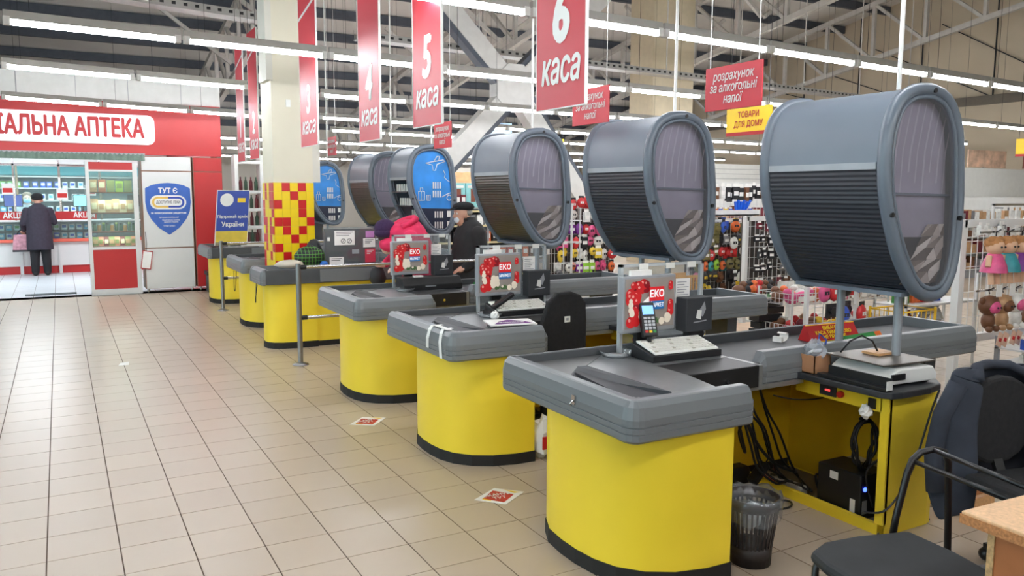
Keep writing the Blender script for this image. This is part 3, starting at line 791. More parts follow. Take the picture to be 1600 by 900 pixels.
def goods(name, mesh_list, xs, y, z, label, group, cat):
    for i, x in enumerate(xs):
        o = bpy.data.objects.new(name, mesh_list[i % len(mesh_list)]); col.objects.link(o); o.location = (x, y, z); tag(o, label+', %s along' % ORD[i], cat, group)
def carton(wd, dp, ht, body, lbl):
    b = MB().box((-wd/2, -dp/2, 0), (wd/2, dp/2, ht), 0); b.box((-wd*.36, -dp/2-.002, ht*.35), (wd*.36, -dp/2, ht*.8), 1)
    return b.mesh('carton', [body, lbl])
def pouch(wd, ht, body, lbl):
    b = MB(); b.add([(-wd/2,-.03,0),(wd/2,-.03,0),(wd/2,.03,0),(-wd/2,.03,0),(-wd*.52,-.035,ht*.5),(wd*.52,-.035,ht*.5),(wd*.52,.035,ht*.5),(-wd*.52,.035,ht*.5),(-wd*.45,0,ht),(wd*.45,0,ht)],
        [(0,1,5,4),(1,2,6,5),(2,3,7,6),(3,0,4,7),(4,5,9,8),(7,6,9,8),(5,6,9),(4,7,8),(0,3,2,1)])
    b.k = 1; b.box((-wd*.32, -.04, ht*.25), (wd*.32, -.033, ht*.7)); return b.mesh('pouch', [body, lbl])
def jar(rr, ht, body, lid):
    b = MB().cyl((0,0,0), (0,0,ht*.8), rr, n=10); b.k = 1; b.cyl((0,0,ht*.8), (0,0,ht), rr*.85, n=10); return b.mesh('jar', [body, lid])
TAN = mat('tan_pack', (190, 150, 110), .5); CREAM = mat('cream_pack', (226, 214, 176), .5); LGREEN = mat('light_green_pack', (160, 190, 70), .5); OLIVE = mat('olive_pack', (130, 140, 80), .5)
GLG = mat('green_glass', (60, 84, 64), .3); AMB = mat('amber_jar', (150, 110, 60), .3); PINKP = mat('pink_pack', (220, 110, 150), .5); MAROON = mat('maroon_pack', (110, 36, 44), .5)
bx = .52
goods('carton', [carton(.11,.08,.2,TAN,CREAM), carton(.11,.08,.2,mat('brown_pack', (170,96,66), .5),CREAM), carton(.11,.08,.19,OLIVE,OLIVE), carton(.11,.08,.18,LGREEN,OLIVE), carton(.11,.08,.19,OLIVE,OLIVE)],
      [bx+.11+.127*i for i in range(5)], 11.12, SHZ[0], 'carton standing on the top shelf of the glazed case', 'cartons on the top shelf of the glazed case', 'carton')
goods('pouch', [pouch(.12,.22,TAN,CREAM), pouch(.11,.2,CREAM,TAN), pouch(.11,.2,TAN,CREAM)], [bx+.11+.105*i for i in range(6)], 11.10, SHZ[1],
      'cream labelled pouch on the second shelf of the glazed case', 'pouches on the second shelf of the glazed case', 'pouch')
goods('jar', [jar(.028,.13,GLG,INK), jar(.03,.12,AMB,GREYP), jar(.026,.14,GLG,OLIVE)], [bx+.1+.064*i for i in range(10)], 11.10, SHZ[2],
      'small jar with a lid on the third shelf of the glazed case', 'jars on the third shelf of the glazed case', 'jar')
goods('pouch', [pouch(.1,.15,OLIVE,TAN), pouch(.08,.15,mat('salmon_pack', (210,140,110), .5),OLIVE), pouch(.08,.15,MAROON,CREAM)], [bx+.1+.08*i for i in range(8)], 11.10, SHZ[3],
      'green and salmon pouch on the bottom shelf of the glazed case', 'pouches on the bottom shelf of the glazed case', 'pouch')
# white panel with the blue shield
r = thing('panel_cabinet', 'white panelled cabinet front carrying a big blue shield sticker', 'cabinet', (1.325, 10.86, 0))
MB().box((0, .02, .07), (.78, .5, 2.25)).build('carcass', EDGE, r)
for z0, z1 in ((.075, .735), (.755, 2.0), (2.02, 2.24)): MB().box((.012, 0, z0), (.765, .02, z1)).build('door', PW, r)
for x in (.04, .72): MB().cyl((x, .06, 0), (x, .06, .07), .02, n=8).build('leg', CHROME, r)
MB().box((.8, .02, .07), (1.27, .5, 2.25)).build('side_carcass', EDGE, r)
for z0, z1 in ((.075, 2.0), (2.02, 2.24)): MB().box((.812, 0, z0), (1.26, .02, z1)).build('side_door', RW, r)
for x in (.86, 1.2): MB().cyl((x, .06, 0), (x, .06, .07), .02, n=8).build('leg', CHROME, r)
sh = thing('shield_sticker', 'blue shield sticker about affordable medicines on the white cabinet', 'sticker', (1.72, 10.857, 1.4))
P = [(-.345,.33), (-.25,.38), (-.12,.41), (0,.42), (.12,.41), (.25,.38), (.345,.33), (.35,.1), (.33,-.05), (.27,-.18), (.16,-.32), (0,-.44), (-.16,-.32), (-.27,-.18), (-.33,-.05), (-.35,.1)]
MB().prism(P, 'y', -.003, .003).build('sheet', BLUEP, sh)
def pill(cx, cz, w_, h_, y0, name, mt, x0=-9, x1=9):
    p = []
    for c, a0 in ((cx+w_-h_, -90), (cx-w_+h_, 90)):
        for q in range(0, 181, 20): t = math.radians(a0+q); p.append((min(max(c+h_*math.cos(t), x0), x1), cz+h_*math.sin(t)))
    return MB().prism(p, 'y', y0-.002, y0).build(name, mt, sh)
pill(0, .1, .28, .115, -.004, 'pill_white', WHITE); pill(0, .1, .25, .09, -.007, 'pill_yellow', mat('pill_gold', (226, 186, 90), .5), x1=0); pill(0, .1, .25, .09, -.007, 'pill_blue', NAVY, x0=0); pill(0, .1, .215, .06, -.010, 'pill_core', WHITE)
text('ТУТ Є', .12, WHITE, sh, (0, -.004, .285), '-y', .85, .03)
text('ДОСТУПНІ ЛІКИ', .062, INK, sh, (0, -.013, .1), '-y', .72, .02)
text('за електронним рецептом', .045, WHITE, sh, (0, -.004, -.075), '-y', .95, .03)
text('програма реімбурсації', .03, WHITE, sh, (0, -.004, -.15), '-y', .9, .01)
text('Національна служба\nздоров’я України', .03, WHITE, sh, (.03, -.004, -.21), '-y', .9, .01)
text('телефон довідки', .025, WHITE, sh, (0, -.004, -.29), '-y', .9, .01)
r = thing('notice_card', 'small white notice with a red edge hanging by the white cabinet', 'notice', (1.33, 10.83, .42), 0)
MB().bar((0, 0, .0), (.04, 0, .27), .13, .006, (0,1,0)).build('sheet', PAPER, r)
MB().bar((-.002, .006, -.015), (.042, .006, .285), .155, .005, (0,1,0)).build('border', REDD, r)
MB().tube([(.02,.01,.28),(.03,.02,.4),(.02,.03,.6)], .004).build('string', INK, r)
# floor strip by the pharmacy door
tag(MB().box((-.42, 11.3, .002), (.31, 11.5, .012)).build('door_mat', mat('dark_mat', (64, 70, 72), .8, var=.15, scale=40)), 'narrow dark mat at the pharmacy entrance', 'mat')

# inside: counter, glass, shelves
r = thing('pharmacy_counter', 'white pharmacy counter with glass display front and red base strip', 'counter', (0, 15.4, 0))
MB().box((-4, .03, 0), (2.45, .6, .16)).build('plinth', RW, r)
MB().box((-4, 0, .16), (2.45, .6, .64)).build('body', PW, r)
MB().box((-4, -.08, .65), (2.45, .6, .71)).build('ledge', mat('orange_ledge', (224, 104, 84), .4), r)
MB().box((-4, .0, 1.06), (2.45, .6, 1.09)).build('top', PW, r)
MB().box((-4, .0, .71), (2.45, .006, 1.06)).build('display_glass', GLASSC, r)
MB().box((-4, .1, .88), (2.45, .55, .89)).build('glass_shelf', GLASSC, r)
MB().box((-4, .5, .71), (2.45, .52, 1.06)).build('back_board', mat('counter_back', (200, 206, 210), .6), r)
for x in (-2.0, -1.42, -.59, .1, .72): MB().box((x-.03, -.02, 0), (x+.03, .03, .7)).build('post', PW, r)
pg = thing('glass_screen', 'tall clear glass screen standing along the pharmacy counter', 'glass screen', (0, 15.42, 1.09))
MB().box((-4, .0, .02), (2.4, .006, 1.1)).build('glass', GLASSC, pg)
for x in (-1.42, -.64, .16, .9): MB().box((x-.02, -.01, 0), (x+.02, .02, 1.45)).build('mullion', CHROME, pg)
MB().box((-4, -.01, 1.1), (2.4, .02, 1.14)).build('top_rail', CHROME, pg)
for x, s_ in ((-.52, 0), (.45, 1)):
    q = thing('promo_strip', 'red promotion strip with white letters on the pharmacy counter'+(' beside the customer' if s_ else ' before the customer'), 'sign', (x-.02, 15.39, 1.1))
    MB().box((-.38, 0, 0), (.38, .01, .17)).build('sheet', RW, q); text('АКЦІЯ', .15, WHITE, q, (-.12 if not s_ else .15, -.002, .085), '-y', .85, .03)
for x, cm, cl_ in ((-.68, 'purple lit', mat('screen_purple', (60, 70, 150), .3, emit=.8)), (.56, 'pale blue lit', mat('screen_cyan', (150, 220, 235), .3, emit=1.0)), (1.6, 'dark', BLACK)):
    q = thing('computer_monitor', cm+' computer monitor on the pharmacy counter', 'monitor', (x, 15.7, 1.09))
    MB().box((-.17, 0, .27), (.17, .03, .52)).build('case', BLACK, q); MB().box((-.155, -.004, .285), (.155, 0, .505)).build('screen', cl_, q)
    MB().box((-.03, 0, 0), (.03, .03, .27)).build('stand', BLACK, q); MB().box((-.11, -.06, 0), (.11, .1, .015)).build('foot', BLACK, q)
us = thing('medicine_shelving', 'wide white shelving along the back wall of the pharmacy', 'shelving', (0, 17.6, 0))
SZ = (.9, 1.2, 1.48, 1.76, 2.02)
for z in SZ: MB().box((-4, 0, z-.025), (2.45, .4, z)).build('shelf', PW, us)
MB().box((-4, .0, 2.24), (2.45, .4, 2.27)).build('top_board', PW, us)
for x in (-1.5, -.67, .17, 1.0, 1.85): MB().box((x-.02, 0, 0), (x+.02, .42, 2.27)).build('upright', mat('wood_upright', (180, 150, 120), .5), us)
MB().box((-4, .38, .0), (2.45, .4, 2.27)).build('back_panel', mat('shelf_back', (150, 168, 176), .6), us)
MB().box((-4, .01, 2.04), (2.45, .03, 2.24)).build('teal_header', TEAL, us)
MB().box((-4, -.02, 2.3), (2.45, .35, 2.55)).build('white_bulkhead', PW, us)
MG = [mat('med_white', (236,240,244), .5), mat('med_green', (120,190,60), .5), mat('med_blue', (50,90,200), .5), mat('med_cyan', (90,180,220), .5)]
mbx = [carton(.1,.08,.14, MG[a], MG[b]) for a, b in ((0,2),(1,0),(2,0),(0,3),(3,0),(0,1))]
for zi, (z, seq, nm) in enumerate(((SZ[3], (1,1,1,2,2,2,0,3), 'fourth'), (SZ[2], (0,3,5,0,3), 'third'), (SZ[1], (3,0,0,4,0), 'second'), (SZ[0], (0,4,0), 'lowest'))):
    for i in range(14):
        x = -1.42+.155*i+random.uniform(-.02,.02)
        o = bpy.data.objects.new('medicine_box', mbx[seq[i*len(seq)//14 if zi == 0 else i % len(seq)]]); col.objects.link(o)
        o.location = (x, 17.72, z); tag(o, 'medicine box on the %s shelf behind the pharmacist, %s along' % (nm, ORD[i]), 'medicine box', 'medicine boxes on the %s shelf' % nm)
for i in range(15):
    o = bpy.data.objects.new('medicine_box', mbx[(0,3,0,4,5)[i % 5]]); col.objects.link(o); o.location = (-1.2+.14*i, 15.62, .89)
    o.scale = (1, 1, .8); tag(o, 'medicine box in the upper row of the counter display, %s along' % ORD[i], 'medicine box', 'medicine boxes in the counter display')
    o = bpy.data.objects.new('medicine_box', mbx[(3,0,4,0,2)[i % 5]]); col.objects.link(o); o.location = (-1.2+.14*i, 15.62, .711)
    o.scale = (1, 1, .8); tag(o, 'medicine box in the lower row of the counter display, %s along' % ORD[i], 'medicine box', 'medicine boxes in the counter display')
for x, z in ((-.75, 1.72), (.2, 1.62), (.72, 1.7)):
    q = thing('paper_notice', 'small white and red notice on the pharmacy glass, '+('left of the customer' if x < -.5 else 'just right of the customer' if x < .5 else 'by the glazed case'), 'notice', (x, 15.405, z), group='notices on the pharmacy glass')
    MB().box((-.1, 0, -.11), (.1, .004, .11)).build('sheet', PAPER, q); MB().box((-.085, -.002, -.07), (.085, 0, .02)).build('red_print', RED, q)
# grey shop shelf unit right of the kiosk, with bottles
r = thing('bottle_rack', 'white metal shelf rack of dark bottles behind the blue and yellow poster', 'rack', (2.75, 10.6, 0))
for x in (0, .42): MB().box((x, 0, 0), (x+.06, .3, 2.3)).build('upright', WHITE, r)
for z in (.5, .8, 1.1, 1.4, 1.7, 2.2): MB().box((.06, 0, z-.05), (.42, .3, z)).build('shelf', WHITE, r)
MB().box((.5, .02, 0), (1.5, .3, 1.95)).build('dark_back', DKGREY, r)
btl = MB().lathe((0,0,0), [(.001,0),(.03,0),(.03,.14),(.012,.19),(.012,.23),(.001,.23)], 8).mesh('bottle', GLG)
btl2 = MB().lathe((0,0,0), [(.001,0),(.03,0),(.03,.14),(.012,.19),(.012,.23),(.001,.23)], 8).mesh('bottle', MAROON)
for q_, z in enumerate((.8, 1.1, 1.4, 1.7)):
    for i in range(4):
        o = bpy.data.objects.new('bottle', (btl, btl2)[(i+int(z*10)) % 2]); col.objects.link(o); o.location = (2.86+.085*i, 10.7, z)
        tag(o, 'dark bottle, %s along the %s shelf from below in the white rack' % (ORD[i], ORD[q_]), 'bottle', 'bottles in the white rack')
# leaning blue/yellow poster
r = thing('poster_stand', 'blue and yellow poster on a board standing on the farthest till', 'poster', (2.25, 9.35, .80))
tl = math.radians(0)
def pp(u, v): return (.09*(v/.85)+u, .03+.12*v, .05+v)      # leans back and to one side
def pq(u0, u1, v0, v1, d): return [tuple(Vector(pp(u, v))+Vector((0, -d, 0))) for u, v in ((u0,v0),(u1,v0),(u1,v1),(u0,v1))]
def pslab(u0, u1, v0, v1, d, th_, name, mt):
    a = pq(u0,u1,v0,v1,d); b = pq(u0,u1,v0,v1,d-th_); MB().add(a+b, [(0,1,2,3),(7,6,5,4),(0,4,5,1),(1,5,6,2),(2,6,7,3),(3,7,4,0)]).build(name, mt, r)
pslab(-.06, .43, 0, .85, 0, .02, 'board', WHITE)
pslab(-.05, .42, .22, .84, .003, .002, 'blue_field', NAVY); pslab(-.05, .42, .05, .22, .003, .002, 'yellow_field', mat('wheat_yellow', (220,190,60), .5, var=.1)); pslab(-.05, .42, .0, .05, .003, .002, 'grain_field', mat('grain', (130,120,90), .6, var=.3, scale=40))
bd = [tuple(Vector(pp(.09+.1*math.cos(t), .70+.1*math.sin(t)))+Vector((0,-.007,0))) for t in [i*math.pi/10 for i in range(20)]]; MB().add(bd+[(x,y+.002,z) for x,y,z in bd], [tuple(range(20)), tuple(range(39,19,-1))]+[(i,(i+1)%20,(i+1)%20+20,i+20) for i in range(20)]).build('round_badge', WHITE, r)
pslab(.25, .37, .66, .73, .005, .002, 'yellow_emblem', YELP)
text('Підтримай армію', .062, WHITE, r, (.19+.05, .03+.12*.44-.01, .05+.44), '-y', .9, .03); text('України', .10, WHITE, r, (.19+.04, .03+.12*.32-.01, .05+.32), '-y', .9, .03)
MB().bar((.2, .16, .75), (.2, .3, 0), .03, .02).build('rear_prop', WHITE, r)
# ------------------------------------------------------------------ things on the tills
POSTG = mat('screen_grey', (138, 130, 124), .4, var=.15, scale=6, emit=.12)
TOM = mat('tomato_red', (190, 30, 34), .4, emit=.12); TOM2 = mat('dark_red', (130, 16, 28), .4, emit=.1); MUSH = mat('mushroom', (222, 210, 192), .4, emit=.12); HERB = mat('herb_green', (70, 100, 60), .4, emit=.1)
LOGR = mat('logo_red', (212, 34, 40), .4, emit=.12); LOGB = mat('logo_blue', (24, 104, 168), .4, emit=.12); LOGW = mat('logo_white', (245, 245, 245), .4, emit=.15)
def disc(mb, x, z, r, y, n=12): mb.add([(x+r*math.cos(2*math.pi*i/n), y, z+r*math.sin(2*math.pi*i/n)) for i in range(n)], [tuple(range(n))])
def monitor(loc, label, rz=0):
    r = thing('pos_monitor', label, 'monitor', loc, rz); W = .36; H = .30
    MB().box((0, 0, .12), (W, .045, .12+H)).build('bezel', mat('silver_bezel', (160, 163, 168), .35, metal=.2), r, bevel=.006)
    sc = MB().box((.013, -.003, .145), (W-.013, 0, .12+H-.014)).build('screen', POSTG, r)
    b = MB()
    rg = random.Random(3); k = 0
    def cluster(cx, cz, sx, sz, n, kinds, rmin, rmax):
        nonlocal_k = 0
        for i in range(n):
            x = min(max(cx+rg.uniform(-sx, sx), .045), W-.045); z = min(max(cz+rg.uniform(-sz, sz), .175), .375)
            b.k = rg.choice(kinds); q = rg.uniform(rmin, rmax); y_ = -.004-.00012*len(b.f)/1.5
            disc(b, x, z, q, y_); 
            if b.k in (0, 1) and q > .012: b.k = 4; disc(b, x-q*.3, z+q*.35, q*.3, y_-.0001, 8)
    cluster(.11, .36, .05, .02, 12, (1, 1, 0), .02, .032); cluster(.065, .30, .025, .04, 12, (0, 0, 1), .022, .034); cluster(.075, .21, .03, .035, 14, (0, 0, 0, 1), .02, .032); cluster(.05, .26, .01, .05, 5, (2,), .012, .02); cluster(.32, .37, .02, .02, 4, (1, 0), .012, .02); cluster(.32, .24, .02, .03, 6, (1, 0), .014, .024)
    cluster(.135, .225, .025, .03, 9, (2,), .012, .024); cluster(.2, .18, .06, .015, 14, (3, 3, 2), .006, .014); cluster(.28, .185, .03, .015, 5, (2,), .014, .024)
    b.build('vegetable_picture', [TOM, TOM2, MUSH, HERB, mat('tomato_shine', (226, 150, 140), .4, emit=.1)], sc)['kind'] = 'stuff'
    lg = MB(); lg.box((.165, -.016, .285), (.265, -.0145, .36), 0); lg.box((.165, -.016, .24), (.265, -.0145, .285), 1); lg.build('logo', [LOGR, LOGB], sc)
    text('ЕКО', .052, LOGW, sc, (.215, -.0168, .322), '-y', .95, .03); text('МАРКЕТ', .03, LOGW, sc, (.215, -.0168, .262), '-y', .78, .025)
    MB().box((.14, .05, 0), (.22, .08, .25)).build('stand', BLACK, r); MB().box((.08, -.03, 0), (.28, .12, .014)).build('foot', BLACK, r)
    MB().box((.06, .01, .12+H), (.2, .03, .12+H+.028)).build('paper_strip', PAPER, r)
    return r
def screen_shield(loc, label):
    r = thing('acrylic_shield', label, 'screen', loc); W = .57; H = .475
    MB().box((0, 0, 0), (W, .004, H)).build('sheet', ACRYL, r)
    FRM = mat('shield_edge', (176, 180, 182), .25, var=.05)
    e = MB(); e.box((0, -.006, 0), (.018, .02, H)); e.box((0, -.006, H-.014), (W, .02, H)); e.box((W-.016, -.006, 0), (W, .02, H)); e.build('edge_frame', FRM, r)
    MB().box((.375, -.004, .25), (.475, -.002, .385)).build('notice', PAPER, r)
    tx = MB()
    for i in range(8): tx.box((.385, -.0055, .265+.014*i), (.385+.05+.03*((i*7) % 3)/2, -.0045, .269+.014*i))
    tx.build('print_lines', GREYP, r)
    tape = MB()
    for x in (.12, .3, .45): tape.box((x, -.008, H-.03), (x+.06, -.0065, H+.001))
    tape.build('tape', mat('clear_tape', (222, 222, 216), .3), r)
    return r
def cust_box(loc, label):
    r = thing('customer_display', label, 'display', loc)
    MB().box((0, 0, 0), (.185, .09, .185)).build('case', DKGREY, r, bevel=.006)
    g = MB(); g.add([(.07,-.002,.10), (.10,-.002,.13), (.125,-.002,.165), (.135,-.002,.12), (.115,-.002,.08), (.09,-.002,.09)], [(0,1,2,3,4,5)])
    g.k = 1; g.add([(.065,-.003,.075), (.10,-.003,.065), (.105,-.003,.115), (.075,-.003,.12)], [(0,1,2,3)])
    g.build('emblem', [GREYP, WHITE], r)
    MB().add([(.05,-.002,.048),(.14,-.002,.055),(.14,-.002,.062),(.05,-.002,.055)], [(0,1,2,3)]).build('caption', GREYP, r)
    MB().box((.04, .02, -.10), (.14, .07, 0)).build('neck', BLACK, r); MB().box((.01, .0, -.105), (.17, .095, -.095)).build('foot', BLACK, r)
    return r
def keyboard(loc, label, rz=0):
    r = thing('till_keyboard', label, 'keyboard', loc, rz); W = .41; Dp = .17
    MB().prism([(0, 0), (Dp+.02, 0), (Dp+.02, .075), (0, .035)], 'x', -.015, W+.02).build('base', BLACK, r, bevel=.004)
    MB().prism([(.004, .037), (Dp, .077), (Dp, .087), (.004, .047)], 'x', 0, W).build('deck', mat('keyboard_white', (232, 232, 226), .5), r, bevel=.003)
    kb = MB(); s = .04/ (Dp)
    for i in range(18):
        for j in range(6):
            x = .012+.0216*i; y = .016+.0245*j; z = .047+(y-.004)*.238
            kb.box((x, y, z), (x+.0175, y+.02, z+.006), 1 if (i*5+j*3) % 11 == 0 else 0)
    o = kb.build('keys', [mat('key_white', (220, 218, 210), .5), mat('key_grey', (176, 172, 160), .5)], r); o['kind'] = 'stuff'
    return r
def kit(ox, oy, who, kb=True):
    screen_shield((ox+.69, oy+1.02, .813), 'clear acrylic shield with grey edges and a notice at '+who)
    monitor((ox+.655, oy+.945, .813), 'small silver screen showing red vegetables and a logo at '+who, math.radians(2))
    cust_box((ox+1.045, oy+.90, .918), 'black square customer display box with white emblem at '+who)
    if kb: keyboard((ox+.715, oy+.745, .813), 'white till keyboard on a black base at '+who, math.radians(-2))
kit(2.0, -1.35, 'the nearest till'); kit(2.03, .385, 'the second till from the camera'); kit(2.03, 2.08, 'the third till from the camera', False)
r = thing('receipt_printer', 'low black printer under the screen of the third till', 'printer', (2.03+.68, 2.08+.72, .813))
MB().prism([(0,0), (.2,0), (.2,.11), (.06,.11), (0,.05)], 'x', 0, .56).build('case', BLACK, r, bevel=.006); MB().box((.2, -.002, .03), (.3, .0, .04)).build('label_strip', GREYP, r); MB().box((.12,.05,.111), (.2,.1,.125)).build('paper_tail', PAPER, r)
# card terminal on its stand
r = thing('card_terminal', 'black card terminal with lit blue screen on a stand at the nearest till', 'card terminal', (2.785, -.47, .813))
MB().lathe((0,0,0), [(.001,.014), (.02,.014), (.05,.006), (.052,0)], 18).build('foot', BLACK, r); MB().cyl((0,0,.01), (0,.012,.13), .013).build('stem', BLACK, r)
h = MB().box((-.042,-.018,0), (.042,.018,.185)); h = h.build('handset', BLACK, r, bevel=.008); h.location = (0,.0,.105); h.rotation_euler = (math.radians(-22), 0, math.radians(-14))
q = MB().box((-.031,-.021,.118), (.031,-.0185,.165)).build('display', mat('terminal_blue', (110, 160, 235), .3, emit=.7), h)
kk = MB()
for j in range(5):
    for i in range(3): kk.box((-.03+.022*i, -.022, .02+.018*j), (-.03+.022*i+.016, -.018, .032+.018*j), (1+i) if j == 0 else 0)
kk.build('keys', [mat('key_pale', (190,192,196), .5), RED, YELP, GREENP], h); MB().box((-.036,-.006,.185), (.036,.006,.215)).build('paper_slip', PAPER, h)
# coin dish
def dish(loc, label):
    r = thing('coin_dish', label, 'dish', loc)
    MB().lathe((0,0,0), [(.001,.004), (.07,.004), (.082,.026), (.090,.028), (.086,.022), (.072,0), (.001,0)], 24).build('bowl', clear('dish_clear', (230,234,236), .6, .08), r)
    MB().lathe((0,0,.004), [(.001,0), (.062,0), (.062,.002), (.001,.002)], 20).build('printed_disc', mat('dish_print', (206, 200, 200), .5, var=.15, scale=30), r)
dish((2.65, -.36, .813), 'round clear coin dish beside the card terminal on the nearest till'); dish((2.70, 1.17, .813), 'round clear coin dish on the second till'); dish((2.73, 2.83, .813), 'round clear coin dish on the third till')
r = thing('crumpled_paper', 'little crumpled white paper beside the coin dish on the second till', 'paper', (2.68, 1.06, .813))
def crumple(name, rad, mt, parent, seed, n=9, m_=6, flat=1.):
    rg = random.Random(seed); b = MB(); b.ball((0,0,0), 1, n, m_); b.v = [tuple(c*rad*(1+rg.uniform(-.3,.25)) for c in v) for v in b.v]; b.v = [(x,y,z*flat+rad*flat*.9) for x,y,z in b.v]; b.sm = [False]*len(b.f)
    return b.build(name, mt, parent)
crumple('ball', .03, PAPER, r, 2)
r = thing('handset', 'black phone handset leaning before the second till screen', 'handset', (2.715, 1.16, .813))
MB().bar((0,0,.06), (.16,.0,.15), .05, .03).build('body', BLACK, r, bevel=.008); MB().bar((.03,.01,.03), (.06,.06,.1), .02, .02).build('cradle', BLACK, r); MB().box((-.03,-.02,0), (.09,.09,.03)).build('foot', BLACK, r)
r = thing('magazine', 'white magazine with a purple cover print lying on the second till', 'magazine', (2.42, .62, .845), math.radians(-14))
MB().box((0,0,0), (.30,.21,.008)).build('pages', PAPER, r); mg = MB(); mg.add([(.03,.02,.0085),(.28,.02,.0085),(.24,.12,.0085),(.15,.18,.0085),(.08,.12,.0085)], [(0,1,2,3,4)]); mg.build('cover_print', PURP, r); text('Знижка', .05, WHITE, r, (.15,.07,.0095), 'z', .9, .03)
MB().box((.02,.02,-.031), (.28,.19,0)).build('cushion', BELT, r)
# white tape across the bumper of till two
r = thing('tape_strips', 'torn white tape strips stuck over the bumper of the second till', 'tape', (2.04, .385, 0))
for y0 in (.17, .31):
    t = MB(); P_ = [(.10,.8635), (.03,.8635), (.012,.842), (-.003,.79), (-.0035,.70+.03*(y0 > .2))]
    t.add([(x, y0+.03*i*(-1 if y0 < .2 else 0)*.5, z) for i, (x, z) in enumerate(P_)]+[(x, y0+.04+.03*i*(-1 if y0 < .2 else 0)*.5, z) for i, (x, z) in enumerate(P_)], [(i,i+1,i+6,i+5) for i in range(4)])
    t.build('strip', mat('white_tape', (232,232,228), .5), r)
MB().bar((.05, .33, .866), (.05, .12, .866), .035, .002).build('strip', MATS['white_tape'], r)
# paper tag on the nearest bumper
r = thing('bumper_hook', 'small steel hook fixed on the front bumper of the nearest till', 'hook', (2.0, -.95, .80))
MB().box((-.006, -.012, -.03), (-.001, .012, .01)).build('plate', CHROME, r); MB().tube([(-.005,0,-.01), (-.02,0,-.025), (-.015,0,-.035)], .004).build('hook', CHROME, r)
# on the belt of the nearest till
r = thing('counter_sign', 'red tent sign with yellow letters saying the till is closed', 'sign', (3.9, -.56, .807), math.radians(-3))
MB().prism([(0,0), (.11,0), (.07,.092), (.06,.092)], 'x', 0, .39).build('sheet', REDD, r)
tlt = (-math.atan2(.06, .092), 'X')
for i, t in enumerate(('ВИБАЧТЕ,', 'КАСА ТИМЧАСОВО', 'НЕ ПРАЦЮЄ')): text(t, .03, YELP, r, (.195, .06*(.76-.26*i)-.003, .092*(.76-.26*i)), '-y', 1.0, .035, tilt=tlt)
e = MB(); e.bar((0,-.0015,.003), (.39,-.0015,.003), .004, .004); e.bar((0,.058,.09), (.39,.058,.09), .004, .004); e.build('gold_edge', YELP, r)
r = thing('lane_divider', 'green and red lane divider bar lying on the belt of the nearest till', 'divider', (4.0, -.72, .807), math.radians(4))
MB().prism([(0,0), (.07,0), (.035,.05)], 'x', 0, .3).build('bar', GREENP, r); MB().prism([(0,0), (.07,0), (.035,.05)], 'x', .3, .36).build('end', ORANGE, r); MB().box((.06,.008,.018), (.22,.012,.03)).build('print', WHITE, r)
r = thing('lane_divider', 'green and orange divider lying beside the screen of the third till', 'divider', (3.36, 2.72, .807), math.radians(4))
MB().prism([(0,0), (.07,0), (.035,.06)], 'x', 0, .3).build('bar', GREENP, r); MB().prism([(0,0), (.07,0), (.035,.06)], 'x', .3, .4).build('end', ORANGE, r); MB().box((.06,.008,.022), (.22,.012,.034)).build('print', WHITE, r)
r = thing('receipt_curl', 'curled white receipt lying on the belt of the nearest till', 'receipt', (3.75, -.47, .807), .3)
rc = MB(); P_ = [(0,.0), (.03,.001), (.06,.004), (.085,.02), (.085,.042), (.065,.05), (.05,.042)]
rc.smooth = True; rc.add([(x,0,z) for x,z in P_]+[(x,.055,z) for x,z in P_], [(i,i+1,i+8,i+7) for i in range(6)]); rc.smooth = False
rc.box((-.005,0,0), (.02,.055,.03)); rc.build('paper', PAPER, r)
# scale table
r = thing('shop_scale', 'white weighing scale with a dark steel plate at the nearest till', 'scale', (3.565, -1.31, .736), math.radians(-4))
MB().prism([(0,.012), (.33,.012), (.33,.05), (.30,.085), (.06,.085), (.0,.05)], 'y', 0, .36).build('body', WHITE, r, bevel=.008)
for x in (.04, .29):
    for y in (.04, .32): MB().cyl((x,y,0), (x,y,.014), .018, n=8).build('foot', RUBBER, r)
MB().box((.01, -.008, .035), (.1, 0, .065)).build('display', BLACK, r)
pl_ = MB().box((-.02, .02, .10), (.34, .38, .108)).build('plate', mat('scale_plate', (104, 96, 88), .4, metal=.5), r, bevel=.002); MB().box((.12,.15,.085), (.2,.25,.10)).build('plate_post', BLACK, pl_)
r = thing('cardboard_piece', 'small brown cardboard lying on the scale plate', 'cardboard', (3.72, -1.13, .846))
MB().box((0,0,0), (.13,.1,.012)).build('sheet', WOODC, r)
r = thing('cable_loop', 'thin black cable looped over the scale plate', 'cable', (3.62, -.98, .85))
MB().tube([(0,0,.0), (.03,-.03,.06), (.08,-.06,.09), (.14,-.08,.06), (.16,-.1,.005)], .005).build('cord', BLACK, r)
r = thing('barcode_bar', 'long black tray with a white label at the edge of the scale table', 'tray', (3.475, -1.36, .736))
MB().box((0,0,0), (.045,.40,.02)).build('base', BLACK, r, bevel=.003); MB().box((.036,.0,.015), (.044,.36,.062)).build('upstand', BLACK, r)
MB().box((.0,-.002,.008), (.044,0,.052)).build('label', WHITE, r)
r = thing('brown_box', 'little open cardboard box behind the scale with a plastic bag in it', 'box', (3.49, -.93, .736))
b = MB(); b.box((0,0,0), (.12,.1,.005)); b.box((0,0,0), (.005,.1,.095)); b.box((.115,0,0), (.12,.1,.095)); b.box((0,0,0), (.12,.005,.095)); b.box((0,.095,0), (.12,.1,.095)); b.build('carton', mat('cardboard', (176,128,92), .7), r)
r = thing('plastic_bag', 'crumpled clear plastic bag stuffed in the little brown box', 'bag', (3.55, -.88, .80))
crumple('film', .055, clear('bag_film', (226,230,236), .45, .2), r, 5, 12, 8)
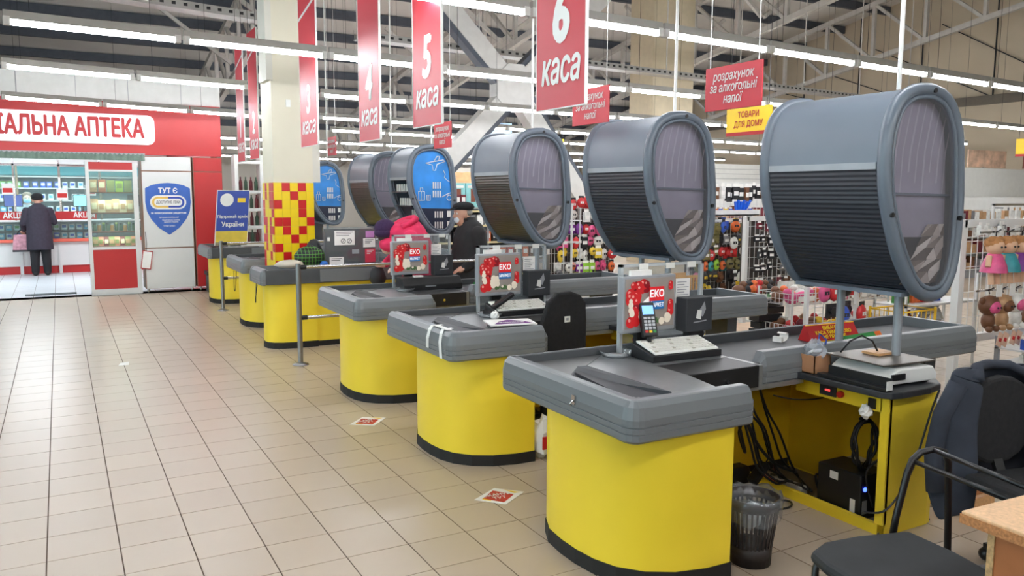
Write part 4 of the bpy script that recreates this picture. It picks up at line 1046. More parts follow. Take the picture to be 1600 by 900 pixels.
MB().tube([(.02,0,.08),(.05,.02,.13),(.07,-.01,.10),(.05,-.02,.08)], .005).build('blue_tie', NAVY, r)
r = thing('crumpled_tissue', 'crumpled white tissue stuck in the socket of the yellow cabinet', 'tissue', (3.525, -1.22, .575))
crumple('tissue', .035, PAPER, r, 9)
# in the open cabinet
r = thing('power_supply_unit', 'black power backup box with a blue light in the open yellow cabinet', 'power unit', (3.6, -1.16, .013))
MB().box((0,0,.0), (.2,.27,.235)).build('case', BLACK, r, bevel=.008); MB().cyl((.03,.0,.16), (.03,-.004,.16), .012).build('power_light', mat('blue_led', (40,60,255), .3, emit=6), r)
MB().box((-.002,.14,.17), (0,.19,.21)).build('sticker', WHITE, r); MB().box((.015,-.002,.03), (.05,0,.1)).build('label', GREYP, r); MB().box((-.002,.03,.03),(0,.06,.10)).build('label', WHITE, r)
r = thing('socket_strip', 'pale power strip with a red switch light on the cabinet floor', 'power strip', (3.60, -.78, .013))
MB().box((0,0,0), (.06,.32,.05)).build('case', mat('strip_grey', (170,166,156), .5), r, bevel=.005); MB().box((-.003,.26,.02), (0,.285,.035)).build('switch_light', mat('red_light', (255,30,30), .4, emit=5), r)
for i in range(4): MB().cyl((.03,.04+.06*i,.05), (.03,.04+.06*i,.053), .019, n=10).build('socket', DKGREY, r)
r = thing('wall_socket_box', 'white socket box and papers at the back of the open cabinet', 'socket box', (3.88, -1.0, .013))
MB().box((0,0,.0), (.1,.16,.2)).build('case', mat('box_white', (190,186,170), .5), r, bevel=.004); MB().box((-.03,-.14,0), (.06,-.02,.06)).build('papers', PAPER, r)
def cable(pts, label, rad=.006, mt=None, loc=(0,0,0)):
    pts = [Vector(p) for p in pts]; out = []
    for i in range(len(pts)-1):   # catmull-rom
        p0 = pts[max(i-1,0)]; p1 = pts[i]; p2 = pts[i+1]; p3 = pts[min(i+2,len(pts)-1)]
        for k in range(5):
            t = k/5; out.append(.5*((2*p1)+(p2-p0)*t+(2*p0-5*p1+4*p2-p3)*t*t+(3*p1-p0-3*p2+p3)*t**3))
    out.append(pts[-1]); tag(MB().tube(out, rad, n=6).build('power_cable', mt or BLACK, loc=loc), label, 'cable')
cable([(3.3,-.84,.63), (3.42,-.86,.60), (3.55,-.88,.588), (3.68,-.9,.60), (3.78,-.93,.635), (3.84,-.98,.64)], 'thin black cable sagging under the belt to the red button', .004)
cable([(3.64,-1.2,.62), (3.65,-1.13,.53)]+[(3.685+(.075+.008*math.sin(q*2))*math.cos(math.radians(100+q*40)), -1.12+.012*(q % 4), .385+(.145-.006*(q % 5))*math.sin(math.radians(100+q*40))) for q in range(28)]+[(3.66,-1.1,.53), (3.68,-1.18,.64)], 'coiled black cable hanging inside the yellow cabinet', .008)
cable([(3.57,-1.28,.6), (3.6,-1.27,.4), (3.58,-1.2,.28), (3.62,-1.22,.1)], 'black cable running down inside the cabinet corner post', .006)
cable([(3.82,-1.4,.72), (3.8,-1.375,.6), (3.72,-1.36,.35), (3.6,-1.37,.22), (3.53,-1.34,.14), (3.57,-1.2,.08)], 'dark cable hanging down the outside of the yellow cabinet', .005, DKGREY)
for i, (x, y, e) in enumerate(((3.30,-.62,0), (3.33,-.58,.02), (3.38,-.60,.05), (3.42,-.56,-.02), (3.46,-.6,.08), (3.36,-.54,.1), (3.5,-.57,.03))):
    cable([(x-.05,y,.69), (x+.0+e*.5,y-.01,.48), (x+.05+e,y-.03,.30+.03*(i % 3)), (x+.12+e,y-.02-e*.4,.16), (x+.22+e*.5,y-.06,.07), (3.62,-.66-.03*i,.06)],
          'black cable in the tangle dropping from the belt, strand %s' % ('nearest the bin','beside the thick plug','in the middle','behind the others','reaching farthest out','bent widest','closest to the sill')[i], .007)
cable([(3.28,-.6,.5), (3.30,-.62,.38), (3.36,-.6,.25), (3.33,-.58,.36), (3.36,-.6,.42), (3.44,-.62,.28), (3.56,-.64,.16), (3.7,-.66,.1)], 'knotted black cable in front of the tangle', .009)
cable([(3.62,-.9,.05), (3.7,-.8,.13), (3.8,-.86,.06), (3.85,-.98,.1), (3.75,-1.08,.26)], 'black cable arching over the power strip', .007)
cable([(3.72,-1.24,.55), (3.74,-1.2,.42), (3.70,-1.24,.3), (3.78,-1.2,.18), (3.86,-1.12,.1)], 'thin black cable hanging beside the coil', .006)
cable([(3.7,-1.3,.03), (3.82,-1.2,.06), (3.9,-1.25,.03), (3.8,-1.28,.03), (3.72,-1.22,.05)], 'black cable curled on the cabinet floor', .006)
cable([(2.92,-.6,.5), (2.95,-.62,.35), (3.05,-.64,.22), (3.2,-.7,.12), (3.3,-.8,.012), (3.42,-.86,.012), (3.5,-.8,.012), (3.4,-.72,.02)], 'black cable looping on the floor tiles before the cabinet', .006)
r = thing('power_adapter', 'black power adapter hanging in the cable tangle', 'adapter', (3.42, -.60, .07)); MB().bar((0,0,0), (.12,.02,.08), .06, .04).build('brick', BLACK, r, bevel=.008); MB().tube([(.12,.02,.08),(.16,.03,.11),(.15,.1,.3)], .005).build('lead', BLACK, r)
r = thing('dark_tray', 'black cable tray lying on the floor under the belt', 'tray', (3.14, -.48, .003)); MB().prism([(0,0), (.34,0), (.3,.09), (.04,.09)], 'x', 0, .42).build('tray', BLACK, r, bevel=.01)
# waste bin with liner
r = thing('waste_bin', 'dark slatted waste bin beside the nearest till', 'bin', (2.795, -1.21, .003))
MB().lathe((0,0,0), [(.001,.004), (.088,.004), (.09,.0), (.094,.09), (.088,.09)], 24).build('bottom_cup', mat('bin_brown', (44,36,34), .5), r)
for i in range(32):
    t = 2*math.pi*i/32; MB().bar((.092*math.cos(t), .092*math.sin(t), .085), (.116*math.cos(t), .116*math.sin(t), .27), .009, .004, (math.cos(t), math.sin(t), 0)).build('slat', MATS['bin_brown'], r)
MB().lathe((0,0,0), [(.110,.262), (.118,.262), (.122,.31), (.114,.31), (.110,.262)], 24).build('rim', MATS['bin_brown'], r)
r2 = thing('bin_liner', 'clear plastic bag lining the dark waste bin', 'bag', (2.795, -1.21, .003))
lb = MB(); rg = random.Random(4); prof = [(.085,.1), (.105,.27), (.118,.318), (.131,.322), (.135,.29), (.129,.235), (.126,.21)]
lb.lathe((0,0,0), prof, 28); lb.v = [(x*(1+rg.uniform(-.03,.03)), y*(1+rg.uniform(-.03,.03)), z+rg.uniform(-.012,.012)) for x,y,z in lb.v]
lb.build('liner', clear('liner_film', (232,236,240), .84, .12), r2)
r3 = thing('bin_rubbish', 'crumpled white paper in the waste bin', 'rubbish', (2.80, -1.2, .16)); crumple('paper', .06, PAPER, r3, 11)
# papers on the floor
def sticker(x, y, rz, label, white_half):
    r = thing('floor_sticker', label, 'sticker', (x, y, .0028), rz)
    MB().prism([(-.14,-.0), (.0,-.12), (.16,.02), (.02,.13)], 'z', 0, .0015).build('sheet', PAPER, r)
    MB().prism([(-.09,.0), (.0,-.09), (.09,.0), (.0,.095)], 'z', .0015, .0022).build('red_square', RED, r)
    text('СКАНУЙ\nТУТ', .045, PAPER, r, (0,0,.0035), 'z', .9, .02)
    b = MB(); b.add([(-.10,-.01,.0024),(-.06,-.05,.0024),(-.055,-.04,.0024),(-.09,-.0,.0024)], [(0,1,2,3)]); b.add([(.10,.02,.0024),(.135,.02,.0024),(.06,.09,.0024)], [(0,1,2)]); b.build('gold_corner', YELP, r)
sticker(2.015, 1.79, .1, 'red and white diamond sticker on the floor before the third till', 0); sticker(2.16, .03, -.15, 'torn red and white diamond sticker on the floor between the two nearest tills', 1)
r = thing('floor_sticker', 'small red and white sticker on the floor behind the yellow cabinet', 'sticker', (4.35, -1.05, .0028), .2); MB().box((-.13,-.06,0), (.13,.06,.0015)).build('sheet', PAPER, r); MB().box((-.1,-.05,.0015), (.06,.05,.002)).build('red_print', RED, r)
r = thing('paper_scrap', 'tiny white paper scrap lying on the open floor', 'paper', (.6, 4.8, .003)); MB().add([(-.05,-.03,.002),(.04,-.04,.001),(.05,.03,.02),(-.03,.04,.012)], [(0,1,2,3)]).build('sheet', PAPER, r)
r = thing('red_bag', 'red and white paper bag lying under the second till', 'bag', (2.72, .5, .003)); crumple('bag', .09, PAPER, r, 14, flat=1.5); MB().box((-.05,-.098,.08), (.03,-.09,.16)).build('red_print', RED, r)
# long till: bags and the back of its screen
r = thing('till_shield', 'dark back of a till screen covered with notices on the long counter', 'screen', (2.68, 5.08, .813))
MB().box((0,.0,.05), (.58,.04,.45)).build('back_board', DKGREY, r); MB().box((-.03,-.02,.0), (.62,-.014,.47)).build('acrylic_sheet', ACRYL, r)
MB().box((.0,-.06,.0), (.6,.1,.06)).build('foot', BUMPD, r)
def notice(x0, x1, z0, z1, mt, lines=None):
    n_ = MB().box((x0,-.024,z0), (x1,-.021,z1)).build('notice', mt, r)
    if lines:
        g = MB()
        for i in range(lines): g.box((x0+.02, -.0255, z1-.02-.018*i), (x1-.02-.02*(i % 3), -.0245, z1-.014-.018*i))
        g.build('print_lines', INK if mt is PAPER else WHITE, n_)
    return n_
n_ = notice(.10,.33,.27,.43, PAPER, 3); g = MB()
for cx in (.2, .27): g.tube([(cx+.025*math.cos(t), -.026, .315+.025*math.sin(t)) for t in [i*math.pi/6 for i in range(12)]], .003, n=4, closed=True); g.bar((cx-.018,-.026,.297), (cx+.018,-.026,.333), .003, .004)
g.build('no_entry_symbols', INK, n_)
notice(.04,.20,.06,.14, PAPER, 2); notice(.43,.57,.24,.34, PAPER, 3); notice(.45,.57,.07,.22, mat('pink_notice', (214,60,84), .5), 3); notice(.46,.56,.35,.42, mat('violet_notice', (190,130,190), .5)); notice(.30,.38,.17,.22, GREYP)
notice(.02,.05,.32,.36, PAPER)
def lumpy(name, label, cat, loc, rx, ry, rz_, mt, seed, pname='bag'):
    r = thing(name, label, cat, loc); rg = random.Random(seed); b = MB(); b.ball((0,0,rz_*.9), (rx,ry,rz_), 14, 9)
    b.v = [(x*(1+rg.uniform(-.1,.1)), y*(1+rg.uniform(-.1,.1)), max(0, z*(1+rg.uniform(-.06,.06)))) for x,y,z in b.v]; b.build(pname, mt, r); return r
# checked bag: green lattice over black
CH = bpy.data.materials.new('checked_cloth'); CH.use_nodes = True; nt = CH.node_tree; tc = nt.nodes.new('ShaderNodeTexCoord'); bk = nt.nodes.new('ShaderNodeTexBrick'); mpg = nt.nodes.new('ShaderNodeMapping')
mpg.inputs['Scale'].default_value = (1,1,1); mpg.inputs['Rotation'].default_value = (math.radians(90),0,0); bk.offset = 0; bk.inputs['Scale'].default_value = 14; bk.inputs['Brick Width'].default_value = .5; bk.inputs['Row Height'].default_value = .5; bk.inputs['Mortar Size'].default_value = .03
bk.inputs['Color1'].default_value = lin((20,26,22))+(1,); bk.inputs['Color2'].default_value = lin((16,22,20))+(1,); bk.inputs['Mortar'].default_value = lin((92,160,62))+(1,)
nt.links.new(tc.outputs['Object'], mpg.inputs[0]); nt.links.new(mpg.outputs[0], bk.inputs['Vector']); nt.links.new(bk.outputs['Color'], nt.nodes['Principled BSDF'].inputs['Base Color']); MATS['checked_cloth'] = CH
lumpy('shopping_bag', 'black and green checked bag lying on the long counter by the column', 'bag', (2.49, 5.0, .86), .17, .1, .12, CH, 21)
lumpy('cloth_bag', 'pale beige cloth bag crumpled on the long counter by the column', 'bag', (2.26, 4.97, .86), .16, .08, .045, mat('beige_cloth', (206,196,180), .9, bump=.3), 22)
lumpy('blue_bottle', 'small blue item beside the checked bag on the long counter', 'bottle', (2.62, 4.93, .86), .045, .03, .035, mat('blue_item', (40,110,200), .4), 23)
lumpy('black_bag', 'black rucksack standing on the far side of the long counter', 'bag', (2.60, 5.25, .813), .1, .1, .17, INK, 24)
lumpy('dark_bag', 'dark handbag hanging at the end of the long counter by the pink jacket', 'bag', (3.12, 4.62, .66), .09, .07, .11, INK, 25)
# hanging wires on the first mirrored till
cable([(1.93,5.1,.70), (1.92,5.08,.6), (1.91,5.05,.5), (1.9,5.0,.56), (1.91,4.95,.70)], 'thin wire loop hanging from the bumper of the long counter', .004)
cable([(2.0,6.6,.70), (1.99,6.62,.5), (1.98,6.66,.46), (1.99,6.7,.70)], 'thin wire loop hanging from the bumper behind the long counter', .004)
# ------------------------------------------------------------------ chairs and desk
CHAIRB = mat('black_fabric', (26, 26, 28), .85, var=.2, scale=40, bump=.2); CHTUBE = mat('black_tube', (20,20,22), .35)
r = thing('cashier_chair', 'black cashier chair back with a small white tag at the second till', 'chair', (3.06, .80, 0))
pts = [(-.20,.47), (-.205,.62), (-.17,.80), (-.12,.94), (-.05,1.0), (.06,1.005), (.13,.98), (.175,.93), (.185,.8), (.18,.47)]
MB().prism(pts, 'y', -.02, .03).build('backrest', CHAIRB, r, bevel=.015)
MB().box((-.22,.02,.44), (.22,.44,.5)).build('seat', CHAIRB, r, bevel=.02)
MB().box((.0,-.023,.80), (.045,-.02,.84)).build('tag', WHITE, r); MB().box((.012,-.0245,.812), (.032,-.0235,.83)).build('tag_print', GREYP, r)
MB().cyl((0,.23,.1), (0,.23,.44), .03).build('gas_stem', CHTUBE, r)
for i in range(5): t = 2*math.pi*i/5; lg = MB().bar((0,.23,.1), (.26*math.cos(t),.23+.26*math.sin(t),.075), .04, .03).build('leg', CHTUBE, r); MB().ball((.26*math.cos(t),.23+.26*math.sin(t),.035), .032, 8, 6).build('caster', CHTUBE, lg)
# old visitor chair at the front: worn seat, bare tube frame behind it
r = thing('visitor_chair', 'black visitor chair with a worn seat and bare tube frame at the front', 'chair', (2.50, -2.17, 0), math.radians(-10))
st = [(-.27,.06), (-.25,.16), (-.15,.21), (.0,.215), (.12,.2), (.2,.19), (.215,0), (.2,-.19), (.12,-.21), (-.15,-.215), (-.24,-.18), (-.27,-.08)]
MB().prism(st, 'z', .425, .468).build('seat', mat('worn_seat', (44,46,48), .75, var=.25, scale=6, bump=.15), r, bevel=.018)
for s in (1, -1):
    MB().tube([(.17,.235*s,.40), (.185,.235*s,.5), (.225,.235*s,.66), (.245,.235*s,.705), (.28,.235*s,.73), (.34,.235*s,.735), (.395,.235*s,.72), (.415,.235*s,.68), (.43,.235*s,.5), (.445,.235*s,.25), (.46,.235*s,.003)], .0125, n=8).build('back_frame', CHTUBE, r)
    MB().tube([(-.2,.2*s,.003), (-.19,.2*s,.38), (-.17,.2*s,.415), (.2,.235*s,.415)], .0125, n=8).build('leg', CHTUBE, r)
MB().tube([(.25,.235,.70), (.25,-.235,.70)], .009, n=6).build('back_rail', CHTUBE, r); MB().tube([(.335,.235,.735), (.30,-.235,.735)], .009, n=6).build('back_rail', CHTUBE, r)
MB().tube([(.0,.21,.405), (.0,-.21,.405)], .01).build('seat_rail', CHTUBE, r)
# the chair with the jacket stands farther back
JC = (3.74, -1.72, 0); JR = math.radians(-12)
r = thing('office_chair', 'black office chair with a round back behind the visitor chair', 'chair', JC, JR)
bk_ = [(.21*math.cos(t), .665+.2*math.sin(t)) for t in [2*math.pi*i/20 for i in range(20)]]
MB().prism(bk_, 'y', -.03, .02).build('backrest', CHAIRB, r, bevel=.016)
MB().box((-.23,-.48,.40), (.23,-.06,.46)).build('seat', CHAIRB, r, bevel=.025)
MB().bar((0,-.06,.40), (0,.03,.6), .05, .02).build('back_strut', CHTUBE, r); MB().cyl((0,-.27,.09), (0,-.27,.40), .028).build('gas_stem', CHTUBE, r)
for i in range(5): t = 2*math.pi*i/5+.3; lg = MB().bar((0,-.27,.09), (.27*math.cos(t),-.27+.27*math.sin(t),.075), .04, .03).build('leg', CHTUBE, r); MB().ball((.27*math.cos(t),-.27+.27*math.sin(t),.035), .032, 8, 6).build('caster', CHTUBE, lg)
r = thing('jacket', 'dark blue jacket draped round the back of the round backed office chair', 'jacket', JC, JR)
jk = MB(); jk.smooth = True; JM = mat('jacket_cloth', (44, 49, 60), .85, var=.2, scale=10, bump=.4)
NX, NY = 20, 10; vs = []
for j in range(NY):
    v = j/(NY-1)
    for i in range(NX+1):
        t = math.radians(-148+296*i/NX)      # 0 = behind the back; the two fronts hang either side of it
        e = abs(t)/math.radians(148)
        wd = .235+.10*v*(.6+.4*e)+.010*math.sin(i*1.9+j*.6); dp = .07+.05*v+.008*math.cos(i*1.7+j)
        top = .895-.05*max(0, e-.45)/.55-.02*(e < .2)
        low = .33+.05*e*e+.02*math.sin(i*1.3)-.12*(t < -1.6)
        vs.append((wd*math.sin(t), .02+dp*math.cos(t)*(1 if abs(t) < 1.57 else 1.1), top*(1-v)+low*v))
jk.add(vs, [(j*(NX+1)+i, j*(NX+1)+i+1, (j+1)*(NX+1)+i+1, (j+1)*(NX+1)+i) for j in range(NY-1) for i in range(NX)])
top = [(vs[i][0]*.72, .02+(vs[i][1]-.02)*.35-.01, .905) for i in range(NX+1)]
jk.add(vs[:NX+1]+top, [(i, i+1, i+1+NX+1, i+NX+1) for i in range(NX)])
o = jk.build('shell', JM, r); so = o.modifiers.new('thick', 'SOLIDIFY'); so.thickness = .014; sb = o.modifiers.new('sub', 'SUBSURF'); sb.levels = 1; sb.render_levels = 2
cb = MB().tube([(-.15,-.035,.86), (-.09,.03,.90), (0,.055,.905), (.09,.03,.90), (.15,-.035,.86)], .026, n=8, ry=.02); cb.build('collar', JM, r)
for s in (-1, 1): MB().tube([(.22*s,.0,.84), (.275*s,.02,.7), (.30*s,.03,.52), (.305*s,.0,.36)], .045, n=8, ry=.035).build('sleeve', JM, r)
# chipboard desk corner
DESKT = mat('desk_top', (214, 172, 128), .45, var=.14, scale=90)
r = thing('desk', 'worn wooden desk corner with chipped chipboard edge at the front', 'desk', (2.37, -2.42, 0), math.radians(-3))
MB().box((0,-1.0,.715), (1.0,.0,.75)).build('top', DESKT, r, bevel=.004)
rg = random.Random(2); ch = MB()
MB().box((-.002,-1.0,.714), (.0,.002,.742)).build('edge_band', mat('raw_chipboard', (180,124,78), .9, var=.3, scale=120), r); MB().box((0,0,.714), (1.0,.002,.742)).build('edge_band', MATS['raw_chipboard'], r)
MB().box((.05,-.95,0), (.95,-.06,.71)).build('pedestal', mat('desk_orange', (176,110,64), .5, var=.1, scale=10), r)
MB().box((.045,-.075,0), (.07,-.055,.713)).build('panel_edge', mat('chip_edge', (196,160,112), .8, var=.25, scale=80), r)
# dark bin and box near the far red panel, box under jacket
r = thing('dark_crate', 'small wooden crate on the floor behind the draped jacket', 'crate', (4.16, -1.34, .003)); MB().box((0,0,0), (.3,.2,.06)).build('slat', WOODC, r); MB().box((0,0,.08), (.3,.01,.16)).build('slat', MATS['desk_orange'], r); MB().box((0,.19,.08), (.3,.2,.16)).build('slat', MATS['desk_orange'], r); MB().box((0,0,.06), (.02,.2,.08)).build('batten', WOODC, r); MB().box((.28,0,.06), (.3,.2,.08)).build('batten', WOODC, r)
r = thing('grey_chair', 'dark grey chair half hidden beside the farthest till', 'chair', (2.36, 10.35, 0)); MB().box((-.13,-.02,.35), (.13,.02,.8)).build('backrest', DKGREY, r, bevel=.02); MB().box((-.15,.02,.3), (.15,.3,.36)).build('seat', DKGREY, r); MB().box((-.13,0,.02), (.13,.28,.3)).build('base', BUMPD, r)
# far wall camera
r = thing('security_camera', 'small white security camera hanging above the pharmacy lights', 'camera', (1.07, 7.55, 4.1)); MB().cyl((0,0,0), (0,0,.15), .02).build('mount', WHITE, r); MB().bar((-.03,.06,0), (.12,-.16,-.07), .09, .08).build('housing', WHITE, r); MB().bar((.115,-.155,-.07), (.125,-.17,-.074), .06, .05).build('lens', BLACK, r)
# ------------------------------------------------------------------ people
def capsule(mb, p0, p1, r0, r1, n=12):
    p0 = Vector(p0); p1 = Vector(p1); d = p1-p0; L = d.length; d = d.normalized() if L > 1e-6 else Vector((0,0,1))
    u = Vector((0,0,1)) if abs(d.z) < .9 else Vector((1,0,0)); a = d.cross(u).normalized(); b = d.cross(a); vs = []
    rings = [(-1.0, .02), (-.8, .6), (-.5, .866), (0, 1)]
    for h, s in rings: vs += [p0+d*r0*h+(a*math.cos(2*math.pi*i/n)+b*math.sin(2*math.pi*i/n))*r0*s for i in range(n)]
    for h, s in [(0,1), (.5,.866), (.8,.6), (1.0,.02)]: vs += [p1+d*r1*h+(a*math.cos(2*math.pi*i/n)+b*math.sin(2*math.pi*i/n))*r1*s for i in range(n)]
    m_ = 8; fs = [(k*n+i, k*n+(i+1) % n, (k+1)*n+(i+1) % n, (k+1)*n+i) for k in range(m_-1) for i in range(n)]
    fs += [tuple(range(n-1,-1,-1)), tuple(range((m_-1)*n, m_*n))]
    mb.add(vs, fs)
def figure(r, parts, mats, voxel=.009, smooth=6):
    """parts: ('c', p0, p1, r0, r1, mat) tapered limbs; ('e', centre, (rx,ry,rz), mat); ('l', [(x,y,z,rx,ry)...], mat) lofts -> one continuous body"""
    mb = MB()
    for p in parts:
        if p[0] == 'c': capsule(mb, *p[1:5])
        elif p[0] == 'e': mb.ball(p[1], p[2], 14, 10)
        else:
            n = 18; vs = []
            for x, y, z, rx, ry in p[1]: vs += [(x+rx*math.cos(2*math.pi*i/n), y+ry*math.sin(2*math.pi*i/n), z) for i in range(n)]
            m_ = len(p[1]); mb.add(vs, [(k*n+i, k*n+(i+1) % n, (k+1)*n+(i+1) % n, (k+1)*n+i) for k in range(m_-1) for i in range(n)]+[tuple(range(n-1,-1,-1)), tuple(range((m_-1)*n, m_*n))])
    o = mb.build('body_source', mats); rm = o.modifiers.new('r', 'REMESH'); rm.mode = 'VOXEL'; rm.voxel_size = voxel; rm.use_smooth_shade = True
    sm_ = o.modifiers.new('s', 'SMOOTH'); sm_.iterations = smooth; sm_.factor = .5
    me = bpy.data.meshes.new_from_object(o.evaluated_get(bpy.context.evaluated_depsgraph_get())); bpy.data.objects.remove(o)
    N = len(me.polygons); c = np.empty(N*3); me.polygons.foreach_get('center', c); c = c.reshape(-1, 3)
    best = np.full(N, 1e9); mi = np.zeros(N, dtype=np.int32)
    for p in parts:
        if p[0] == 'c':
            a = np.array(p[1], float); b = np.array(p[2], float); ab = b-a; t = np.clip(((c-a)@ab)/max(ab@ab, 1e-9), 0, 1)
            d = np.linalg.norm(c-(a+t[:,None]*ab), axis=1)-(p[3]+(p[4]-p[3])*t)
        elif p[0] == 'e':
            q = (c-np.array(p[1]))/np.array(p[2]); d = (np.linalg.norm(q, axis=1)-1)*min(p[2])
        else:
            S = np.array(p[1], float); o_ = np.argsort(S[:,2]); S = S[o_]; z = np.clip(c[:,2], S[0,2], S[-1,2])
            f = [np.interp(z, S[:,2], S[:,k]) for k in (0,1,3,4)]
            d = (np.sqrt(((c[:,0]-f[0])/f[2])**2+((c[:,1]-f[1])/f[3])**2)-1)*np.minimum(f[2], f[3]); d = np.maximum(d, np.abs(c[:,2]-z))
        k = d < best; best[k] = d[k]; mi[k] = p[-1]
    me.materials.clear()
    for m_ in mats: me.materials.append(m_)
    me.polygons.foreach_set('material_index', mi); me.polygons.foreach_set('use_smooth', np.ones(N, dtype=bool)); me.update()
    b = bpy.data.objects.new('body', me); col.objects.link(b); b.parent = r; return b
SKIN = mat('skin', (206, 158, 134), .5, var=.05); SKIN2 = mat('pale_skin', (222, 186, 166), .5, var=.05)
COATD = mat('dark_purple_coat', (48, 42, 54), .85, var=.15, scale=20, bump=.2); TROU = mat('black_trousers', (24,24,28), .85, var=.15); SHOE = mat('black_shoe', (18,18,18), .5)
COATB = mat('black_jacket_cloth', (34, 34, 36), .8, var=.15, scale=12, bump=.2); PINK = mat('pink_jacket', (222, 44, 92), .75, var=.08, scale=8, bump=.25); GREYH = mat('grey_hair', (150,146,140), .8, var=.15, scale=60)
BEAN = mat('purple_beanie', (58, 36, 74), .9, var=.15, scale=60, bump=.3); CAPB = mat('black_cap', (22,22,24), .85, var=.15); MASK = mat('medical_mask', (206,222,232), .7)
def hand(wrist, d, side, curl=.5, mt=0, s=1.):
    """palm, four unequal bent fingers and a thumb leaving the side of the palm"""
    w_ = Vector(wrist); d = Vector(d).normalized(); sd = Vector(side).normalized(); nn = d.cross(sd)
    out = [('c', tuple(w_), tuple(w_+d*.05*s), .03*s, .034*s, mt), ('c', tuple(w_+d*.03*s-sd*.02*s), tuple(w_+d*.075*s-sd*.024*s), .018*s, .017*s, mt), ('c', tuple(w_+d*.03*s+sd*.02*s), tuple(w_+d*.075*s+sd*.024*s), .018*s, .017*s, mt)]
    for k, L in enumerate((.062, .072, .068, .052)):
        b = w_+d*.078*s+sd*(-.032+.021*k)*s; m_ = b+(d*.9+nn*curl*.3)*L*.55*s; e = m_+(d*(1-curl)+nn*curl)*L*.5*s
        out += [('c', tuple(b), tuple(m_), .0095*s, .009*s, mt), ('c', tuple(m_), tuple(e), .009*s, .0075*s, mt)]
    b = w_+d*.02*s-sd*.03*s; m_ = b+(-sd*.7+d*.6)*.04*s; out += [('c', tuple(b), tuple(m_), .013*s, .011*s, mt), ('c', tuple(m_), tuple(m_+(d*.9+nn*.3)*.032*s), .0105*s, .009*s, mt)]
    return out
def head(c, f, skin, s=1.):
    """head at c facing plan direction f: skull, jaw, nose, ears, brow, lips"""
    c = Vector(c); f = Vector(f).normalized(); sd = Vector((-f.y, f.x, 0)); up_ = Vector((0,0,1))
    def P(a, b, z): return tuple(c+f*a*s+sd*b*s+up_*z*s)
    return [('e', P(0,0,.02), (.088*s,.088*s,.108*s), skin), ('e', P(.025,0,-.055), (.064*s,.064*s,.072*s), skin), ('c', P(.085,0,.0), P(.106,0,-.03), .012*s, .016*s, skin),
            ('e', P(.0,.086,-.015), (.02*s,.02*s,.033*s), skin), ('e', P(.0,-.086,-.015), (.02*s,.02*s,.033*s), skin), ('c', P(.078,-.03,.028), P(.078,.03,.028), .013*s, .013*s, skin),
            ('c', P(.08,-.018,-.062), P(.08,.018,-.062), .009*s, .009*s, skin), ('c', P(-.01,0,-.06), P(-.03,0,-.17), .055*s, .062*s, skin)]
def eyes(r, c, f, s=1.):
    c = Vector(c); f = Vector(f).normalized(); sd = Vector((-f.y, f.x, 0))
    for q in (-1, 1):
        p = c+f*.079*s+sd*.032*q*s+Vector((0,0,.004*s)); e = MB().ball(p, .0125*s, 8, 6).build('eye', WHITE, r); MB().ball(p+f*.007*s, .0072*s, 8, 6).build('iris', INK, e)
# --- customer at the pharmacy counter, seen from behind
r = thing('person', 'person in a dark purple coat and black hat standing at the pharmacy counter', 'person', (-.24, 14.98, .003))
P = [('l', [(0,0,.52,.235,.17), (0,0,.6,.235,.17), (0,0,.9,.225,.165), (0,.01,1.1,.215,.155), (0,.01,1.25,.22,.15), (0,.01,1.34,.19,.13), (0,.02,1.40,.11,.1), (0,.02,1.44,.06,.06)], 0),
     ('c', (-.095,0,.55), (-.105,.0,.08), .095, .072, 1), ('c', (.095,0,.55), (.105,.02,.08), .095, .072, 1),
     ('c', (-.105,-.03,.045), (-.115,.14,.035), .05, .042, 2), ('c', (.105,-.01,.045), (.12,.16,.035), .05, .042, 2),
     ('c', (-.2,.01,1.29), (-.27,.0,1.04), .075, .062, 0), ('c', (-.27,.0,1.04), (-.27,.16,.92), .06, .05, 0),
     ('c', (.2,.01,1.29), (.27,.05,1.06), .075, .062, 0), ('c', (.27,.05,1.06), (.16,.25,1.12), .06, .048, 0)]
P += hand((-.27,.17,.91), (0,.5,-.85), (1,0,0), .7, 3) + hand((.15,.265,1.125), (-.6,.8,.1), (0,0,1), .4, 3) + head((0,.05,1.51), (0,1,0), 3)
figure(r, P, [COATD, TROU, SHOE, SKIN]); eyes(r, (0,.05,1.51), (0,1,0))
b = MB(); b.ball((0,.035,1.565), (.108,.112,.085), 16, 10); b.ball((0,.03,1.53), (.113,.118,.03), 16, 6); b.build('hat', CAPB, r)
r = thing('handbag', 'pink and grey patterned shopping bag hanging from the customer arm', 'bag', (-.56, 15.10, .48))
CHB = mat('bag_pattern', (180,130,142), .8, var=.35, scale=14); b = MB(); b.prism([(-.16,0), (.16,0), (.13,.34), (-.13,.34)], 'y', -.06, .06); b.build('bag', CHB, r, bevel=.03)
MB().tube([(-.08,0,.33), (-.02,0,.43), (.06,0,.43), (.1,0,.33)], .01).build('handle', INK, r); MB().box((-.16,-.061,0), (.16,.061,.04)).build('bottom_band', INK, r)
